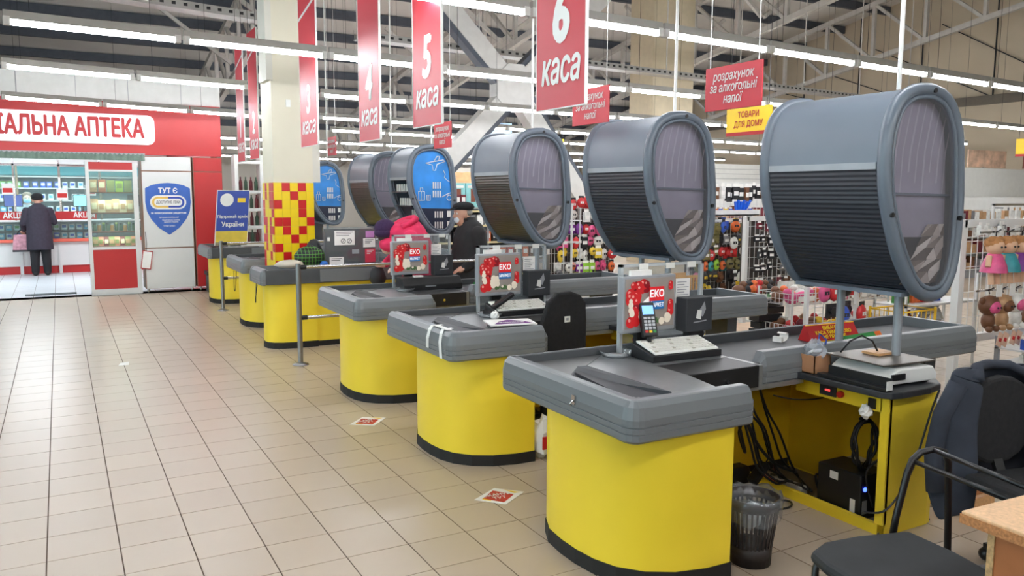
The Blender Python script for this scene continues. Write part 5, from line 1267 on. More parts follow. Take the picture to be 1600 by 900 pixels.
# --- pharmacist behind the counter
r = thing('person', 'pharmacist in pale clothes and a face mask behind the pharmacy counter', 'person', (-.45, 16.35, .003))
P = [('l', [(0,0,.02,.17,.12), (0,0,.5,.19,.14), (0,0,.95,.19,.13), (0,0,1.2,.2,.13), (0,0,1.36,.16,.1), (0,0,1.42,.06,.06)], 0), ('c', (-.18,0,1.3), (-.25,-.03,1.05), .06, .05, 0), ('c', (-.25,-.03,1.05), (-.16,-.25,1.06), .048, .04, 0), ('c', (.18,0,1.3), (.25,-.03,1.05), .06, .05, 0), ('c', (.25,-.03,1.05), (.16,-.25,1.06), .048, .04, 0)]
P += hand((-.16,-.26,1.06), (.3,-.9,0), (1,0,0), .4, 1) + hand((.16,-.26,1.06), (-.3,-.9,0), (-1,0,0), .4, 1) + head((0,-.03,1.53), (0,-1,0), 1)
figure(r, P, [mat('pharmacist_smock', (186,196,204), .8), SKIN2]); eyes(r, (0,-.03,1.53), (0,-1,0))
MB().ball((0,-.085,1.475), (.07,.06,.055), 12, 8).build('face_mask', mat('blue_mask', (150,205,235), .7), r)
b = MB(); b.ball((0,-.012,1.575), (.1,.1,.09), 14, 9); b.ball((-.08,.0,1.5), (.03,.06,.11), 10, 7); b.ball((.08,.0,1.5), (.03,.06,.11), 10, 7); b.ball((0,.05,1.52), (.09,.06,.13), 12, 8); b.build('hair', mat('brown_hair', (110,90,76), .7, var=.2, scale=50), r)
# --- man in a black flat cap, in profile
r = thing('person', 'man in a black flat cap and black jacket queuing behind the second till', 'person', (4.07, 4.32, .003))
P = [('l', [(0,0,.6,.2,.235), (.0,0,.8,.2,.23), (.01,0,1.0,.195,.225), (.02,0,1.15,.185,.225), (.025,0,1.25,.16,.215), (.02,0,1.32,.12,.17), (.0,0,1.37,.085,.1), (-.02,0,1.40,.07,.075)], 0),
     ('c', (0,-.09,.65), (0,-.1,.09), .1, .07, 1), ('c', (0,.09,.65), (.0,.1,.09), .1, .07, 1), ('c', (.02,-.1,.045), (-.15,-.11,.035), .05, .042, 2), ('c', (.02,.1,.045), (-.15,.11,.035), .05, .042, 2),
     ('c', (.02,-.2,1.23), (.04,-.26,.98), .08, .066, 0), ('c', (.04,-.26,.98), (-.14,-.2,.86), .062, .05, 0), ('c', (.02,.2,1.23), (.04,.26,.98), .08, .066, 0), ('c', (.04,.26,.98), (-.14,.2,.86), .062, .05, 0)]
P += hand((-.15,-.2,.855), (-.9,.2,-.3), (0,1,0), .5, 3) + hand((-.15,.2,.855), (-.9,-.2,-.3), (0,-1,0), .5, 3) + head((-.075,0,1.435), (-1,0,0), 3)
figure(r, P, [COATB, TROU, SHOE, SKIN]); eyes(r, (-.075,0,1.435), (-1,0,0))
b = MB(); b.ball((-.06,0,1.51), (.125,.108,.058), 16, 8); b.add([(-.14,-.07,1.50),(-.2,-.06,1.478),(-.215,0,1.475),(-.2,.06,1.478),(-.14,.07,1.50),(-.14,.07,1.515),(-.2,.06,1.488),(-.215,0,1.486),(-.2,-.06,1.488),(-.14,-.07,1.515)], [(0,1,2,3,4),(5,6,7,8,9),(0,9,8,1),(1,8,7,2),(2,7,6,3),(3,6,5,4)]); b.build('flat_cap', CAPB, r)
b = MB(); b.ball((-.035,0,1.45), (.075,.094,.05), 14, 7); b.build('hair', GREYH, r)
MB().ball((-.138,0,1.372), (.032,.05,.04), 12, 8).build('face_mask', MASK, r)
MB().lathe((-.02,0,1.345), [(.075,0), (.09,.01), (.095,.05), (.085,.055), (.075,0)], 16).build('collar', COATB, r)
# --- woman in pink bending over her shopping
r = thing('person', 'person in a bright pink jacket and purple beanie bending over the rail', 'person', (3.42, 4.42, .003))
P = [('l', [(.12,0,.66,.2,.2), (.12,0,.85,.21,.215), (.08,0,1.0,.215,.22), (.02,0,1.12,.22,.225), (-.02,0,1.22,.21,.22), (-.02,0,1.30,.165,.19), (-.0,0,1.355,.09,.12)], 0),
     ('e', (-.12,0,1.23), (.14,.17,.11), 0), ('e', (-.02,-.02,1.33), (.13,.14,.05), 0),
     ('c', (.14,-.1,.7), (.14,-.1,.09), .1, .07, 1), ('c', (.14,.1,.7), (.14,.1,.09), .1, .07, 1), ('c', (.16,-.1,.045), (.0,-.11,.035), .05, .042, 2), ('c', (.16,.1,.045), (.0,.11,.035), .05, .042, 2),
     ('c', (-.08,-.21,1.2), (-.06,-.27,.98), .078, .064, 0), ('c', (-.06,-.27,.98), (-.2,-.2,.9), .06, .05, 0), ('c', (-.08,.21,1.2), (-.06,.27,.98), .078, .064, 0), ('c', (-.06,.27,.98), (-.2,.2,.9), .06, .05, 0)]
P += hand((-.21,-.2,.895), (-.9,.2,-.3), (0,1,0), .6, 3) + hand((-.21,.2,.895), (-.9,-.2,-.3), (0,-1,0), .6, 3) + head((-.25,.08,1.235), (-.15,.99,0), 3)
figure(r, P, [PINK, TROU, SHOE, SKIN2]); eyes(r, (-.25,.08,1.235), (-.15,.99,0))
b = MB(); b.ball((-.255,.07,1.28), (.118,.118,.105), 16, 10); b.ball((-.262,.06,1.235), (.117,.117,.06), 16, 8); b.build('beanie', BEAN, r)
MB().ball((-.25,.06,1.20), (.095,.09,.075), 12, 8).build('hair', mat('dark_hair', (60,44,40), .8, var=.2, scale=50), r)
MB().ball((-.22,.02,1.115), (.12,.125,.085), 12, 8).build('collar', PINK, r)
hd = MB(); hd.tube([(-.14,-.13,1.30), (-.05,-.16,1.35), (.03,-.1,1.385), (.05,0,1.395), (.03,.1,1.385), (-.05,.16,1.35), (-.14,.13,1.30)], .032, n=8); hd.build('hood', PINK, r)
# ------------------------------------------------------------------ goods racks behind the tills
CN = {'red': (196,40,44), 'orange': (220,104,48), 'yellow': (230,196,60), 'green': (70,140,70), 'blue': (50,90,190), 'purple': (120,50,140), 'pink': (220,90,140), 'black': (34,34,38), 'white': (226,226,222), 'brown': (112,72,48), 'grey': (130,130,134), 'lime': (150,206,60), 'olive': (124,116,70), 'maroon': (110,34,46), 'teal': (60,150,160), 'tan': (190,150,110)}
CM = {k: mat('goods_'+k, v, .45, var=.18, scale=18) for k, v in CN.items()}
def hung(wd, ht, dp):
    return {k: (MB().box((-wd/2,-dp,-ht), (wd/2,0,-ht*.22), 0).box((-wd*.4,-dp*.6,-ht*.22), (wd*.4,-dp*.4,0), 1).box((-wd*.36,-dp-.002,-ht*.75), (wd*.36,-dp,-ht*.5), 1)).mesh('hung_pack', [m_, PAPER]) for k, m_ in CM.items()}
HP = hung(.10,.16,.035); HPS = hung(.06,.11,.03); HPL = hung(.10,.28,.04)
def put(mesh, name, loc, label, cat, group, s=None, rz=0):
    o = bpy.data.objects.new(name, mesh); col.objects.link(o); o.location = loc; o.rotation_euler.z = rz
    if s: o.scale = s
    tag(o, label, cat, group); return o
def wire_rack(name, label, x0, x1, y, z0, z1, dx=.06, dz=.15, post=.03, feet=True, deep=.3, back=False):
    r = thing(name, label, 'rack', (x0, y, 0)); W = x1-x0
    for x in (0, W): MB().box((x-post/2, -post/2, 0 if feet else z0), (x+post/2, post/2, z1)).build('post', WIRE, r)
    for z in (z0, z1-post): MB().box((0, -post/2, z), (W, post/2, z+post)).build('rail', WIRE, r)
    if back: MB().box((0, .05, z0), (W, .07, z1)).build('back_board', mat('rack_gap_shade', (74, 68, 64), .7, var=.15), r)  # added dark sheet, stands in for the shaded gaps between packs
    g = MB(); n = int(W/dx)
    for i in range(1, n): g.box((i*W/n-.0025, -.003, z0), (i*W/n+.0025, .003, z1))
    z = z0+dz
    while z < z1: g.box((0, -.003, z-.0025), (W, .003, z+.0025)); z += dz
    g.build('wire_grid', WIRE, r)['kind'] = 'stuff'
    for x in (0, W): MB().box((x-.02, -deep, .003), (x+.02, deep, .03)).build('foot', WIRE, r)
    return r
def fill(where, x0, x1, y, rows, n, seed, mesh=None, miss=.06, name='hung_pack', cat='pack', noun='hanging pack', jit=.018):
    rg = random.Random(seed)
    for q, (z, cols) in enumerate(rows):
        for i in range(n):
            if rg.random() < miss: continue
            c = cols[i*len(cols)//n] if rg.random() < .7 else rg.choice(cols)
            ms = mesh if mesh else rg.choice((HP, HPP, HPP, HPR))
            put(ms[c], name, (x0+(x1-x0)*(i+.5)/n+rg.uniform(-jit,jit), y-rg.uniform(.0,.08), z+rg.uniform(-jit,jit)), '%s %s, %s along row %s of %s' % (c, noun, ORD[i], 'one two three four five six seven eight'.split()[q], where), cat, '%ss on %s' % (noun, where), (rg.uniform(.8,1.2), 1, rg.uniform(.75,1.1)), rz=rg.uniform(-.3,.3))
def plainpack(wd, ht, dp):
    out = {}
    for k, m_ in CM.items():
        b = MB(); b.ball((0,-dp/2,-ht*.55), (wd/2,dp/2,ht*.42), 8, 6); b.k = 1; b.box((-wd*.3,-dp*.55,-ht*.2), (wd*.3,-dp*.45,0)); b.k = 2; b.box((-wd*.2,-dp*.98,-ht*.62), (wd*.2,-dp*.9,-ht*.45)); out[k] = b.mesh('hung_pack', [m_, CM['black' if k != 'black' else 'grey'], CM['white' if k == 'red' else 'yellow' if k == 'black' else 'black']])
    return out
def roundpack(wd, ht, dp): return {k: MB().box((-wd/2,-dp*.3,-ht), (wd/2,0,-ht*.1), 0).cyl((0,-dp,-ht*.55), (0,-dp*.3,-ht*.55), wd*.36, n=10).mesh('hung_pack', [m_]) for k, m_ in CM.items()}
HPP = plainpack(.125,.18,.06); HPR = roundpack(.11,.16,.04)
# rack seen between the second and the nearest barrel cabinet
wire_rack('wire_rack', 'white wire rack crowded with hanging packs between the two nearest barrel cabinets', 7.0, 7.95, 4.05, .25, 1.34, back=True)
fill('the crowded wire rack', 7.03, 7.93, 4.0, [(1.33, ('purple','olive','blue','orange','orange')), (1.17, ('grey','olive','black','white','yellow','tan')), (1.01, ('olive','olive','red','red','white')), (.86, ('lime','teal','orange','olive','olive')), (.71, ('pink','black','brown','black','white')), (.56, ('yellow','yellow','brown','black','grey')), (.42, ('black','olive','black','brown','teal'))], 10, 31)
wire_rack('wire_rack', 'white framed rack of black loop hangers just beside the nearest barrel cabinet', 6.96, 7.7, 3.05, .46, 1.41, .07, .12, .05, back=True)
loop = MB().tube([(-.06,0,0), (.06,0,0), (.08,0,-.03), (.06,0,-.06), (-.06,0,-.06)], .006, n=5).mesh('loop_hanger', CHROME)
for j in range(6):
    for i in range(2): put(loop, 'loop_hanger', (7.14+.3*i, 2.96, 1.25-.13*j), 'chrome loop hanger, %s row down, %s column of the white framed rack' % (ORD[j], ('left','right')[i]), 'hanger', 'loop hangers on the white framed rack')
fill('the loop hanger rack', 7.0, 7.68, 3.02, [(1.36, ('maroon','black','maroon')), (1.2, ('black','grey')), (1.04, ('black','black','black')), (.88, ('black','grey')), (.72, ('black','maroon','brown')), (.58, ('green','green','olive'))], 6, 32, HPS)
tg = MB().box((-.05,-.004,0), (.05,0,.075)).mesh('price_tag', mat('tag_yellow', (236,226,120), .6))
for i, z in enumerate((1.08, .93, .92, .78)): put(tg, 'price_tag', (7.5+.12*(i % 2), 2.9, z-.05), 'yellow price tag on the white framed rack, %s from the top' % ORD[i], 'price tag', 'yellow price tags on the white framed rack')
wt = MB().box((-.05,-.06,-.1), (.05,0,0)).mesh('white_holder', WHITE)
for i in range(3): put(wt, 'white_holder', (7.42+.11*i, 2.93, .66), 'white plastic holder low on the white framed rack, %s along' % ORD[i], 'holder', 'white holders on the white framed rack')
# long goods higher up behind
r = wire_rack('wire_rack', 'tall back rack of dark long hanging goods above a blue tray', 8.8, 10.6, 6.05, .3, 1.85, .08, .2)
fill('the tall back rack', 8.85, 10.55, 6.0, [(1.84, ('white','brown','black','maroon','black','brown','grey'))], 17, 33, HPL, noun='long hanging pack')
fill('the tall back rack', 8.85, 10.55, 6.0, [(1.3, ('blue','orange','blue','yellow','orange','green','green')), (1.14, ('grey','black','olive','white','green','green'))], 14, 34)
r = thing('goods_tray', 'white wire tray of small blue and orange goods on the tall back rack', 'tray', (8.9, 5.7, 1.33)); MB().box((0,0,0), (1.0,.28,.02)).build('tray_floor', WIRE, r)
MB().box((0,0,.0), (1.0,.01,.09)).build('front_lip', mat('tray_lip', (210,212,214), .5), r)
for i in range(9): put(HPS[('blue','orange','blue','yellow')[i % 4]], 'small_pack', (8.98+.105*i, 5.84, 1.46), 'small pack in the white wire tray, %s along' % ORD[i], 'pack', 'packs in the white wire tray')
r = thing('blue_brush_bunch', 'bright blue bunch of brushes on the tall back rack', 'brush', (9.5, 5.80, 1.352))
for i in range(6): MB().bar((.03*i,0,0), (.045*i-.03,-.02*i,.2+.02*(i % 2)), .035, .03).build('brush', mat('bright_blue', (30,100,220), .4), r)
# rack behind the third barrel cabinet's right side
wire_rack('wire_rack', 'white wire rack of purple and pink goods right of the third barrel cabinet', 5.55, 6.55, 5.05, .3, 1.5, .05, .12, back=True)
fill('the purple and pink rack', 5.6, 6.5, 5.0, [(1.62, ('red','red','red','black','white')), (1.46, ('black','white','white','grey','white')), (1.3, ('purple','purple','pink','pink','red')), (1.14, ('pink','black','pink','white','red')), (.98, ('yellow','yellow','white','orange','orange','red')), (.82, ('white','purple','lime','pink','orange')), (.68, ('black','olive','lime','teal','black','orange')), (.54, ('purple','black','lime','green','red'))], 9, 35)
r = thing('spinner_stand', 'tall thin white wire spinner stand in front of the purple and pink goods', 'stand', (5.35, 4.2, 0)); g = MB()
for i in range(6): t = 2*math.pi*i/6; g.cyl((.11*math.cos(t), .11*math.sin(t), .3), (.11*math.cos(t), .11*math.sin(t), 1.5), .004, n=5)
g.build('wires', WIRE, r)['kind'] = 'stuff'; MB().cyl((0,0,0), (0,0,1.55), .014).build('pole', WIRE, r); MB().lathe((0,0,0), [(.001,.03), (.2,.02), (.21,.003)], 14).build('foot', WIRE, r)
for z in (.35,.6,.85,1.1,1.35): MB().tube([(.115*math.cos(t), .115*math.sin(t), z) for t in [i*math.pi/8 for i in range(16)]], .005, n=4, closed=True).build('hoop', WIRE, r)
# dark shelves behind the man, posters and bags
r = thing('goods_shelf', 'dark tall shelf unit of small goods behind the man in the flat cap', 'shelf', (5.9, 9.3, 0))
MB().box((0,.38,0), (2.0,.4,1.38)).build('back_panel', DKGREY, r)
for z in (.2,.5,.8,1.1,1.36): MB().box((0,0,z-.02), (2.0,.38,z)).build('shelf', DKGREY, r); MB().box((0,-.004,z-.03), (2.0,.0,z+.005)).build('price_rail', mat('rail_cream', (216,200,150), .5), r)
for x in (0,.98,1.96): MB().box((x,.02,0), (x+.04,.4,1.38)).build('upright', GREYP, r)
stp = {k: carton(.12,.1,.18, m_, PAPER) for k, m_ in CM.items()}
rg = random.Random(41)
for z, cs in ((.2, ('black','brown','grey')), (.5, ('orange','brown','red')), (.8, ('black','orange','yellow','black')), (1.1, ('grey','black','white','brown'))):
    for i in range(12):
        c = rg.choice(cs); put(stp[c], 'carton', (6.12+.158*i, 9.4, z), '%s carton, %s along the shelf at height %s of the dark shelf unit' % (c, ORD[i], {.2:'lowest',.5:'knee',.8:'waist',1.1:'chest',1.4:'top'}[z]), 'carton', '%s cartons on the dark shelf unit' % c)
for i in range(3): put(stp['red' if i % 2 else 'brown'], 'carton', (5.98+.14*i, 9.45, 1.361), '%s carton on top of the dark shelf unit, %s along' % ('red' if i % 2 else 'brown', ORD[i]), 'carton', 'cartons on top of the dark shelf unit')
def long_gondola(x0, x1, y, H, label, seed, cols, top=None):
    r = thing('shop_gondola', label, 'shelving', (x0, y, 0)); L = x1-x0
    MB().box((0,.3,0), (L,.36,H)).build('back_panel', WHITE, r); MB().box((0,-.15,.003), (L,.3,.16)).build('plinth', GREYP, r)
    rg = random.Random(seed); st = MB()
    z = .17
    while z < H-.2:
        MB().box((0,-.12,z-.02), (L,.3,z)).build('shelf', WHITE, r)
        x = .05
        while x < L-.15:
            w_ = rg.uniform(.08,.2); h_ = rg.uniform(.12,.26); st.k = rg.randrange(len(cols)); st.box((x,-.08,z), (x+w_*.92,.2,z+h_)); x += w_
        z += .33
    st.build('stock', [CM[c] for c in cols], r)['kind'] = 'stuff'
    if top: MB().box((0,.28,H), (L,.34,H+top)).build('top_board', WHITE, r)
    return r
long_gondola(7.4, 11.5, 13.2, 1.35, 'long distant gondola with teal packs on top behind the fourth light row', 51, ('red','brown','white','tan','black'), None)
pk = MB().box((-.17,-.05,0), (.17,.05,.55), 0).box((-.05,-.055,.12), (.06,-.05,.42), 1); pk.k = 2; pk.box((-.13,-.053,.44), (.13,-.05,.5)); tpk = pk.mesh('large_pack', [mat('pale_teal', (140,206,206), .5), mat('figure_brown', (130,70,50), .6), WHITE])
for i in range(3): put(tpk, 'large_pack', (8.12+.36*i, 13.2, 1.35), 'large pale teal pack on top of the distant gondola, %s along' % ORD[i], 'pack', 'large teal packs on the distant gondola')
for i in range(6): put(stp['maroon'], 'carton', (7.5+.14*i, 13.1, 1.35), 'maroon carton beside the large teal packs, %s along' % ORD[i], 'carton', 'maroon cartons on the distant gondola', (1,1,1.6))
r = thing('bread_picture', 'long peach bread picture on the white board behind the teal packs', 'picture', (7.2, 14.6, 1.55)); MB().box((0,0,0), (4.5,.05,.75)).build('board', FARW, r)
pb = MB(); rg = random.Random(6); n = 20
tp = [(i*2.6/n+.4, .40+.22*math.sin(math.pi*i/n)**.6+rg.uniform(0,.03)) for i in range(n+1)]
pb.add([(x,-.006,.38) for x,_ in tp]+[(x,-.006,z) for x,z in tp], [(i,i+1,i+n+2,i+n+1) for i in range(n)]); pb.build('bread_print', mat('bread_peach', (232,184,132), .6, var=.15, scale=8), r)
for x in (.1, 4.4): MB().box((x-.03,0,-1.55), (x+.03,.05,0)).build('post', GREYP, r)
# lit poster far under the roof
r = thing('hanging_picture', 'pale blue picture panel hanging far off under the roof', 'picture', (9.0, 13.6, 3.0)); MB().box((-.3,0,0), (.75,.02,.34)).build('sheet', mat('pale_blue_picture', (176,208,240), .5, var=.2, scale=5), r)
for x in (-.2,.6): MB().box((x-.004,.008,.34), (x+.004,.012,roof(13.6)-3.0)).build('hanging_wire', INK, r)
# long back gondolas and white panels to the right
long_gondola(12.2, 19.5, 9.2, 1.55, 'long gondola of mixed goods far behind the nearest barrel cabinet', 52, ('white','grey','brown','black','tan','maroon'))
long_gondola(14.0, 23.0, 6.2, 1.62, 'long gondola of pale bags at the far edge behind the plush toys', 53, ('white','white','grey','brown','maroon','tan'))
r = thing('slatted_panel', 'white slatted wall panel far behind the tall back rack', 'panel', (15.0, 14.2, 0)); MB().box((0,0,1.5), (5,.05,2.55)).build('board', WHITE, r)
for i in range(7): MB().box((0,-.006,1.56+.14*i), (5,0,1.57+.14*i)).build('groove', GREYP, r)
for x in (.1, 4.9): MB().box((x-.03,0,0), (x+.03,.05,1.5)).build('post', GREYP, r)
r = thing('partition_screen', 'plain white partition panel above the far gondola of pale bags', 'panel', (18.2, 8.2, 0)); MB().box((0,0,0), (5.6,.06,2.32)).build('board', WHITE, r); MB().box((0,-.01,1.6), (.02,0,2.3)).build('joint', GREYP, r)
for x in (19.8, 22.2):
    r = thing('food_picture', 'food picture above the white partition panel, %s' % ('paler one' if x < 20 else 'darker one by the yellow sign'), 'picture', (x, 8.5, 2.36)); MB().box((0,0,0), (1.6,.03,.42)).build('board', mat('food_print_'+str(int(x)), (212,176,150) if x < 20 else (150,80,60), .6, var=.35, scale=4), r); MB().box((.7,.03,-2.36), (.8,.06,.2)).build('post', GREYP, r)
for i in range(12): put(HPL['white'] if i % 3 else HPL['tan'], 'hung_bag', (11.2+.14*i, 2.6, 1.52), 'pale hanging bag on the hook rail behind the plush toys, %s along' % ORD[i], 'bag', 'pale hanging bags behind the plush toys')
r = thing('hook_rail', 'steel hook rail of pale bags behind the plush toys', 'rail', (11.0, 2.62, 0)); MB().box((0,0,1.52), (2.2,.02,1.55)).build('rail', CHROME, r)
for x in (0,2.18): MB().box((x,0,0), (x+.03,.03,1.55)).build('post', WIRE, r)
# two tier basket stand beyond the belt
r = thing('basket_stand', 'two tier white wire basket stand full of toys under the nearest barrel cabinet', 'stand', (5.75, 1.25, 0))
for zt in (.40, .68):
    g = MB(); W = 1.3; Dp = .4
    for z in (zt, zt+.05, zt+.1): g.tube([(0,0,z), (W,0,z), (W,Dp,z), (0,Dp,z)], .004, n=4, closed=True)
    for i in range(27): g.box((i*.05-.002,-.002,zt), (i*.05+.002,.002,zt+.1)); g.box((i*.05-.002,0,zt-.002), (i*.05+.002,Dp,zt+.002))
    for i in range(9): g.box((-.002,i*.05-.002,zt), (.002,i*.05+.002,zt+.1)); g.box((W-.002,i*.05-.002,zt), (W+.002,i*.05+.002,zt+.1))
    g.build('wire_basket', WIRE, r)['kind'] = 'stuff'
for x in (0,1.3):
    for y in (0,.4): MB().cyl((x,y,0), (x,y,.82), .01, n=8).build('post', WIRE, r)
tgm = MB().box((-.035,-.003,0), (.035,0,.05)).mesh('price_card', PAPER)
for i in range(9):
    for zt in (.43,.71): put(tgm, 'price_card', (5.85+.14*i, 1.243, zt), 'white price card, %s along the %s basket of the wire stand' % (ORD[i], 'lower' if zt < .6 else 'upper'), 'price card', 'price cards on the wire basket stand')
rg = random.Random(61)
def blobm(c, seed): 
    b = MB(); q = random.Random(seed); b.ball((0,0,.05), (.075,.065,.055), 8, 6); b.ball((.05,0,.1), (.04,.04,.04), 7, 5); b.v = [(x*(1+q.uniform(-.12,.12)), y*(1+q.uniform(-.12,.12)), z) for x,y,z in b.v]; return b.mesh('soft_toy', CM[c])
BL = {c: blobm(c, i) for i, c in enumerate(('pink','orange','red','black','yellow','brown','white','tan','purple','maroon'))}
for zt, cs in ((.685, ('pink','pink','orange','black','orange','pink','tan','white','brown')), (.405, ('red','maroon','brown','yellow','yellow','brown','white','white','tan'))):
    for i in range(9):
        for k in range(2): c = cs[i] if k == 0 else rg.choice(cs); put(BL[c], 'soft_toy', (5.84+.14*i, 1.34+.16*k, zt), '%s soft toy, %s along the %s row of the %s wire basket' % (c, ORD[i], ('front','back')[k], 'upper' if zt > .6 else 'lower'), 'toy', '%s toys in the %s basket' % (c, 'upper' if zt > .6 else 'lower'), rz=rg.uniform(0,6))
put(MB().box((-.13,-.02,0), (.13,.02,.09), 0).mesh('red_label', REDD), 'shelf_label', (5.86, 1.2, .42), 'red label plate at the end of the lower wire basket', 'label', None)
cs_ = MB().box((-.15,-.06,0), (.15,.06,.055)); cm_ = cs_.mesh('glasses_case', CM['black'])
r = thing('case_stand', 'dark low stand carrying stacked black cases', 'stand', (5.62, 1.5, 0)); MB().box((0,0,.003), (.42,.3,.37)).build('body', DKGREY, r)
for i in range(5): put(cm_, 'black_case', (5.82+.02*(i % 2), 1.62, .371+.066*i), 'black case, %s from below in the stack beside the basket stand' % ORD[i], 'case', 'stacked black cases')
for i in range(6): put(BL[('brown','black','orange','red','brown','black')[i]], 'soft_toy', (5.70+.07*i, 1.85, .71), 'small toy beside the stacked black cases, %s along' % ORD[i], 'toy', 'toys beside the stacked black cases')
# silver bag, brown bottle, yellow mesh bin, blue pack
r = thing('low_shelf', 'low white shelf behind the belt end with a silver bag and bottles', 'shelf', (6.9, .95, 0)); MB().box((0,0,.32), (1.1,.35,.34)).build('shelf', WIRE, r); MB().box((0,0,.62), (1.1,.35,.64)).build('shelf', WIRE, r)
for x in (0,1.08):
    for y in (0,.33): MB().box((x,y,0), (x+.02,y+.02,.9)).build('post', WIRE, r)
r = thing('silver_bag', 'crumpled silver foil bag on the low white shelf', 'bag', (7.45, 1.1, .341)); crumple('foil', .14, mat('silver_foil', (190,192,196), .25, metal=.8), r, 71, 12, 8, 1.1); MB().box((.02,-.16,.03), (.1,-.15,.1)).build('red_label', RED, r)
r = thing('brown_bottle', 'round brown bottle beside the silver foil bag', 'bottle', (7.16, 1.12, .341)); MB().lathe((0,0,0), [(.001,0), (.08,0), (.1,.06), (.09,.14), (.03,.19), (.03,.23), (.001,.23)], 14).build('glass', mat('brown_glass', (96,44,26), .2), r)
for i, c in enumerate(('green','orange','red','blue')): put(stp[c], 'carton', (7.05+.16*i, 1.12, .641), c+' carton on top of the low white shelf', 'carton', None)
r = thing('mesh_bin', 'yellow wire mesh bin of yellow packs behind the cabinet poles', 'bin', (6.0, .35, 0)); g = MB(); YW = mat('yellow_wire', (236,190,40), .4)
for z in (.3,.5,.72): g.tube([(0,0,z), (.42,0,z), (.42,.3,z), (0,.3,z)], .007, n=4, closed=True)
for i in range(8): g.cyl((.06*i,0,.3), (.06*i,0,.72), .004, n=4); g.cyl((.06*i,.3,.3), (.06*i,.3,.72), .004, n=4)
g.build('mesh', YW, r)['kind'] = 'stuff'
for x in (0,.42):
    for y in (0,.3): MB().cyl((x,y,0), (x,y,.74), .012, n=6).build('post', YW, r)
MB().box((0,0,.29), (.42,.3,.30)).build('bottom', YW, r)
for i in range(3): put(stp['yellow'], 'yellow_pack', (6.08+.13*i, .5, .301), 'yellow pack standing in the yellow mesh bin, %s along' % ORD[i], 'pack', 'yellow packs in the mesh bin', (1,1,1.8))
r = thing('blue_pack', 'shiny blue pack lying at the end of the belt beside the pole', 'pack', (5.25, .2, 0)); MB().box((0,0,.36), (.4,.2,.56)).build('pack', CM['blue'], r, bevel=.03); MB().box((0.02,.02,.0), (.38,.18,.355)).build('stand', WIRE, r)
wire_rack('wire_rack', 'white wire rack of blue and red goods right behind the cabinet poles', 5.35, 5.95, .75, .3, 1.0, .09, .15)
fill('the rack behind the poles', 5.38, 5.92, .72, [(.98, ('pink','black','red','blue')), (.8, ('black','blue','black','red'))], 5, 72)
# plush toy rack at the right edge
r = wire_rack('wire_rack', 'white wire rack of plush toys at the far right edge', 6.22, 7.5, .05, .5, 1.47, .075, .2, .06, deep=.25)
for z in (1.37, .92):
    MB().box((.03,-.14,z), (1.25,-.13,z+.015)).build('hook_rail', CHROME, r)
def doll(dress, k):
    r = thing('plush_doll', 'plush doll in a %s dress hanging on the white wire rack' % dress, 'plush toy', (6.43+.175*k, -.10, 1.345), 0); r.scale = (1.16, 1.16, 1.16)
    fc = mat('doll_face', (226,184,152), .8); hr = mat('doll_hair', (196,140,90), .9, var=.2, scale=40)
    b = MB(); b.ball((0,0,-.07), (.062,.055,.058), 12, 8); b.build('head', fc, r); b = MB(); b.ball((0,.012,-.045), (.068,.058,.045), 12, 8); b.ball((-.05,0,-.02), .022, 8, 6); b.ball((.05,0,-.02), .022, 8, 6); b.build('hair', hr, r)
    e = MB(); e.ball((-.02,-.055,-.07), .007, 6, 5); e.ball((.02,-.055,-.07), .007, 6, 5); e.build('eyes', INK, r)
    MB().lathe((0,0,-.24), [(.085,0), (.075,.05), (.045,.12), (.02,.13)], 12).build('dress', CM.get(dress) or REDS, r)
    for s in (-1,1): MB().cyl((.06*s,0,-.13), (.085*s,-.01,-.20), .018, n=8).build('arm', fc, r); MB().cyl((.03*s,0,-.23), (.035*s,-.01,-.32), .02, n=8).build('leg', fc, r)
    MB().box((-.03,-.05,-.40), (.03,-.045,-.32)).build('tag', PAPER, r); MB().tube([(0,0,0), (0,.0,.03), (0,-.03,.045)], .004).build('loop', INK, r)
for k, c in enumerate(('pink','teal','purple','red','maroon')): doll(c, k)
def animal(kind, c, k, face, x):
    r = thing('plush_animal', 'plush %s hanging low on the white wire rack' % kind, 'plush toy', (x, -.10, .90), 0); m_ = CM[c]
    b = MB(); b.ball((0,0,-.09), (.095,.07,.08), 12, 8); b.build('head', m_, r); b = MB(); b.ball((0,-.045,-.10), (.065,.04,.05), 12, 7); b.build('muzzle', CM[face], r)
    for s in (-1,1): MB().ball((.085*s,0,-.05), (.035,.02,.03), 8, 6).build('ear', m_, r)
    b = MB(); b.ball((0,0,-.21), (.06,.05,.07), 10, 7); b.build('body', m_, r)
    for s in (-1,1): MB().ball((.045*s,-.04,-.27), (.025,.03,.025), 8, 6).build('leg', m_, r)
    n_ = MB(); n_.ball((-.02,-.085,-.1), .008, 6, 5); n_.ball((.02,-.085,-.1), .008, 6, 5); n_.build('nostrils', INK, r)
    MB().tube([(0,0,0), (0,.01,.03), (0,-.03,.05)], .004).build('loop', INK, r)
    for q in range(2):
        a = MB().bar((.02+.05*q,-.08-.01*q,-.40), (.06+.05*q,-.08-.01*q,-.30), .075, .003, (0,1,0)).build('swing_tag', mat('tag_pink', (226,190,166), .6), r); MB().bar((.035+.05*q,-.083-.01*q,-.365), (.045+.05*q,-.083-.01*q,-.34), .03, .003, (0,1,0)).build('tag_print', RED, a)
for k, (kd, c, f, x) in enumerate((('brown cow with a pink muzzle','brown','pink',6.40), ('tan bear','tan','brown',6.58), ('white cow with a pink muzzle','white','pink',6.76), ('brown dog with a pale muzzle','brown','white',6.95), ('grey donkey','grey','white',7.14))): animal(kd, c, k, f, x)
fill('the plush toy rack', 6.25, 7.45, -.0, [(1.44, ('white','grey','white','tan','pink'))], 11, 81, HPS)
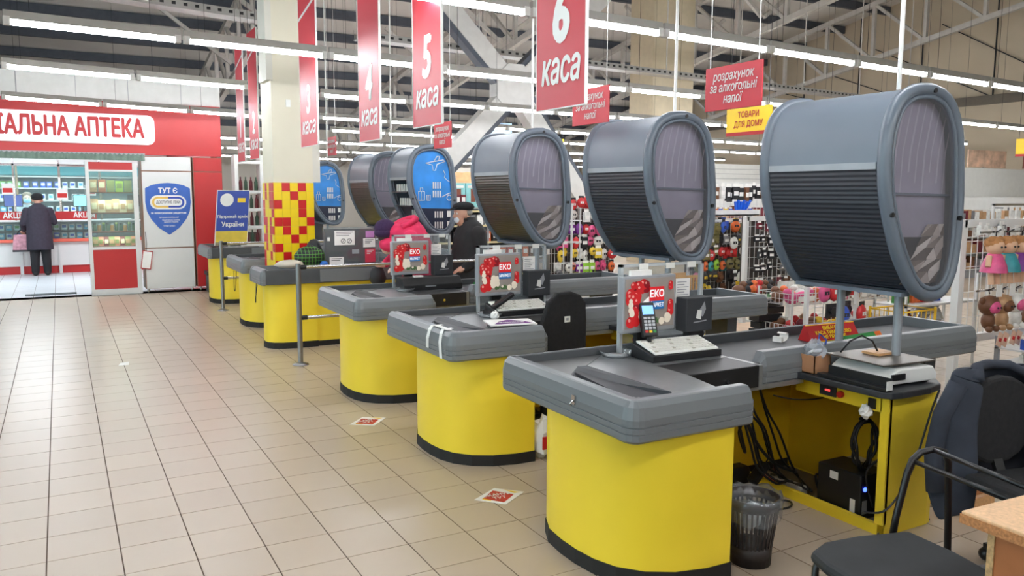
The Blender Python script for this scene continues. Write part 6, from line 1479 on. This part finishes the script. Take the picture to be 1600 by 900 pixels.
# lower shelf of the same corner
r = thing('corner_shelf', 'grey low shelf of blue trays under the plush toys', 'shelf', (6.6, -.35, 0)); 
for z in (.06,.2,.34,.46): MB().box((0,0,z-.012), (1.1,.3,z)).build('shelf', WIRE, r)
for x in (0,1.07):
    for y in (0,.27): MB().box((x,y,0), (x+.03,y+.03,.55)).build('post', GREYP, r)
for z, cs, n in ((.46, ('blue','blue','teal'), 9), (.34, ('white','grey','grey'), 7), (.2, ('maroon','black','white'), 10), (.06, ('tan','yellow','tan'), 6)):
    for i in range(n): c = cs[i % 3]; put(HPS[c], 'small_pack', (6.68+1.0*i/n, -.22, z+.105), '%s pack, %s along the shelf %s the low grey stand' % (c, ORD[i], {.46:'topping',.34:'second down in',.2:'third down in',.06:'lowest in'}[z]), 'pack', '%s packs on the low grey shelf' % c)
r = thing('display_box', 'open cardboard display box of brown goods on the floor behind the scale', 'box', (5.9, -.55, .003)); MB().box((0,0,0), (.5,.3,.26)).build('carton', mat('shelf_carton', (190,150,112), .7), r); 
for i in range(4): MB().ball((.08+.11*i,.1,.28), (.05,.05,.04), 8, 6).build('brown_lump', CM['brown'], r)
# white cartons on the floor past the belts
r = thing('floor_carton', 'pale cardboard carton with red print on the floor beyond the second belt', 'carton', (5.9, 2.3, .003)); MB().box((0,0,0), (1.2,.5,.24)).build('carton', mat('pale_carton', (214,186,160), .7), r)
for i in range(3): MB().box((.1+.35*i,-.004,.06), (.3+.35*i,0,.18)).build('red_print', MAROON, r)
r = thing('yellow_basket', 'yellow plastic slatted basket beside the customer display of the nearest till', 'basket', (5.2, 2.2, 0)); YB = mat('basket_yellow', (232,160,40), .4); g = MB()
for i in range(9): g.box((.04*i,0,.66), (.04*i+.02,.01,.86))
g.build('front_slats', YB, r); MB().box((0,.02,.65), (.36,.25,.665)).build('bottom', YB, r); MB().box((0,0,.86), (.36,.012,.885)).build('rim', YB, r); MB().box((0,.24,.65), (.36,.25,.885)).build('back', YB, r)
for x in (.02,.32):
    for y in (.05,.2): MB().cyl((x,y,0), (x,y,.65), .01, n=6).build('leg', WIRE, r)
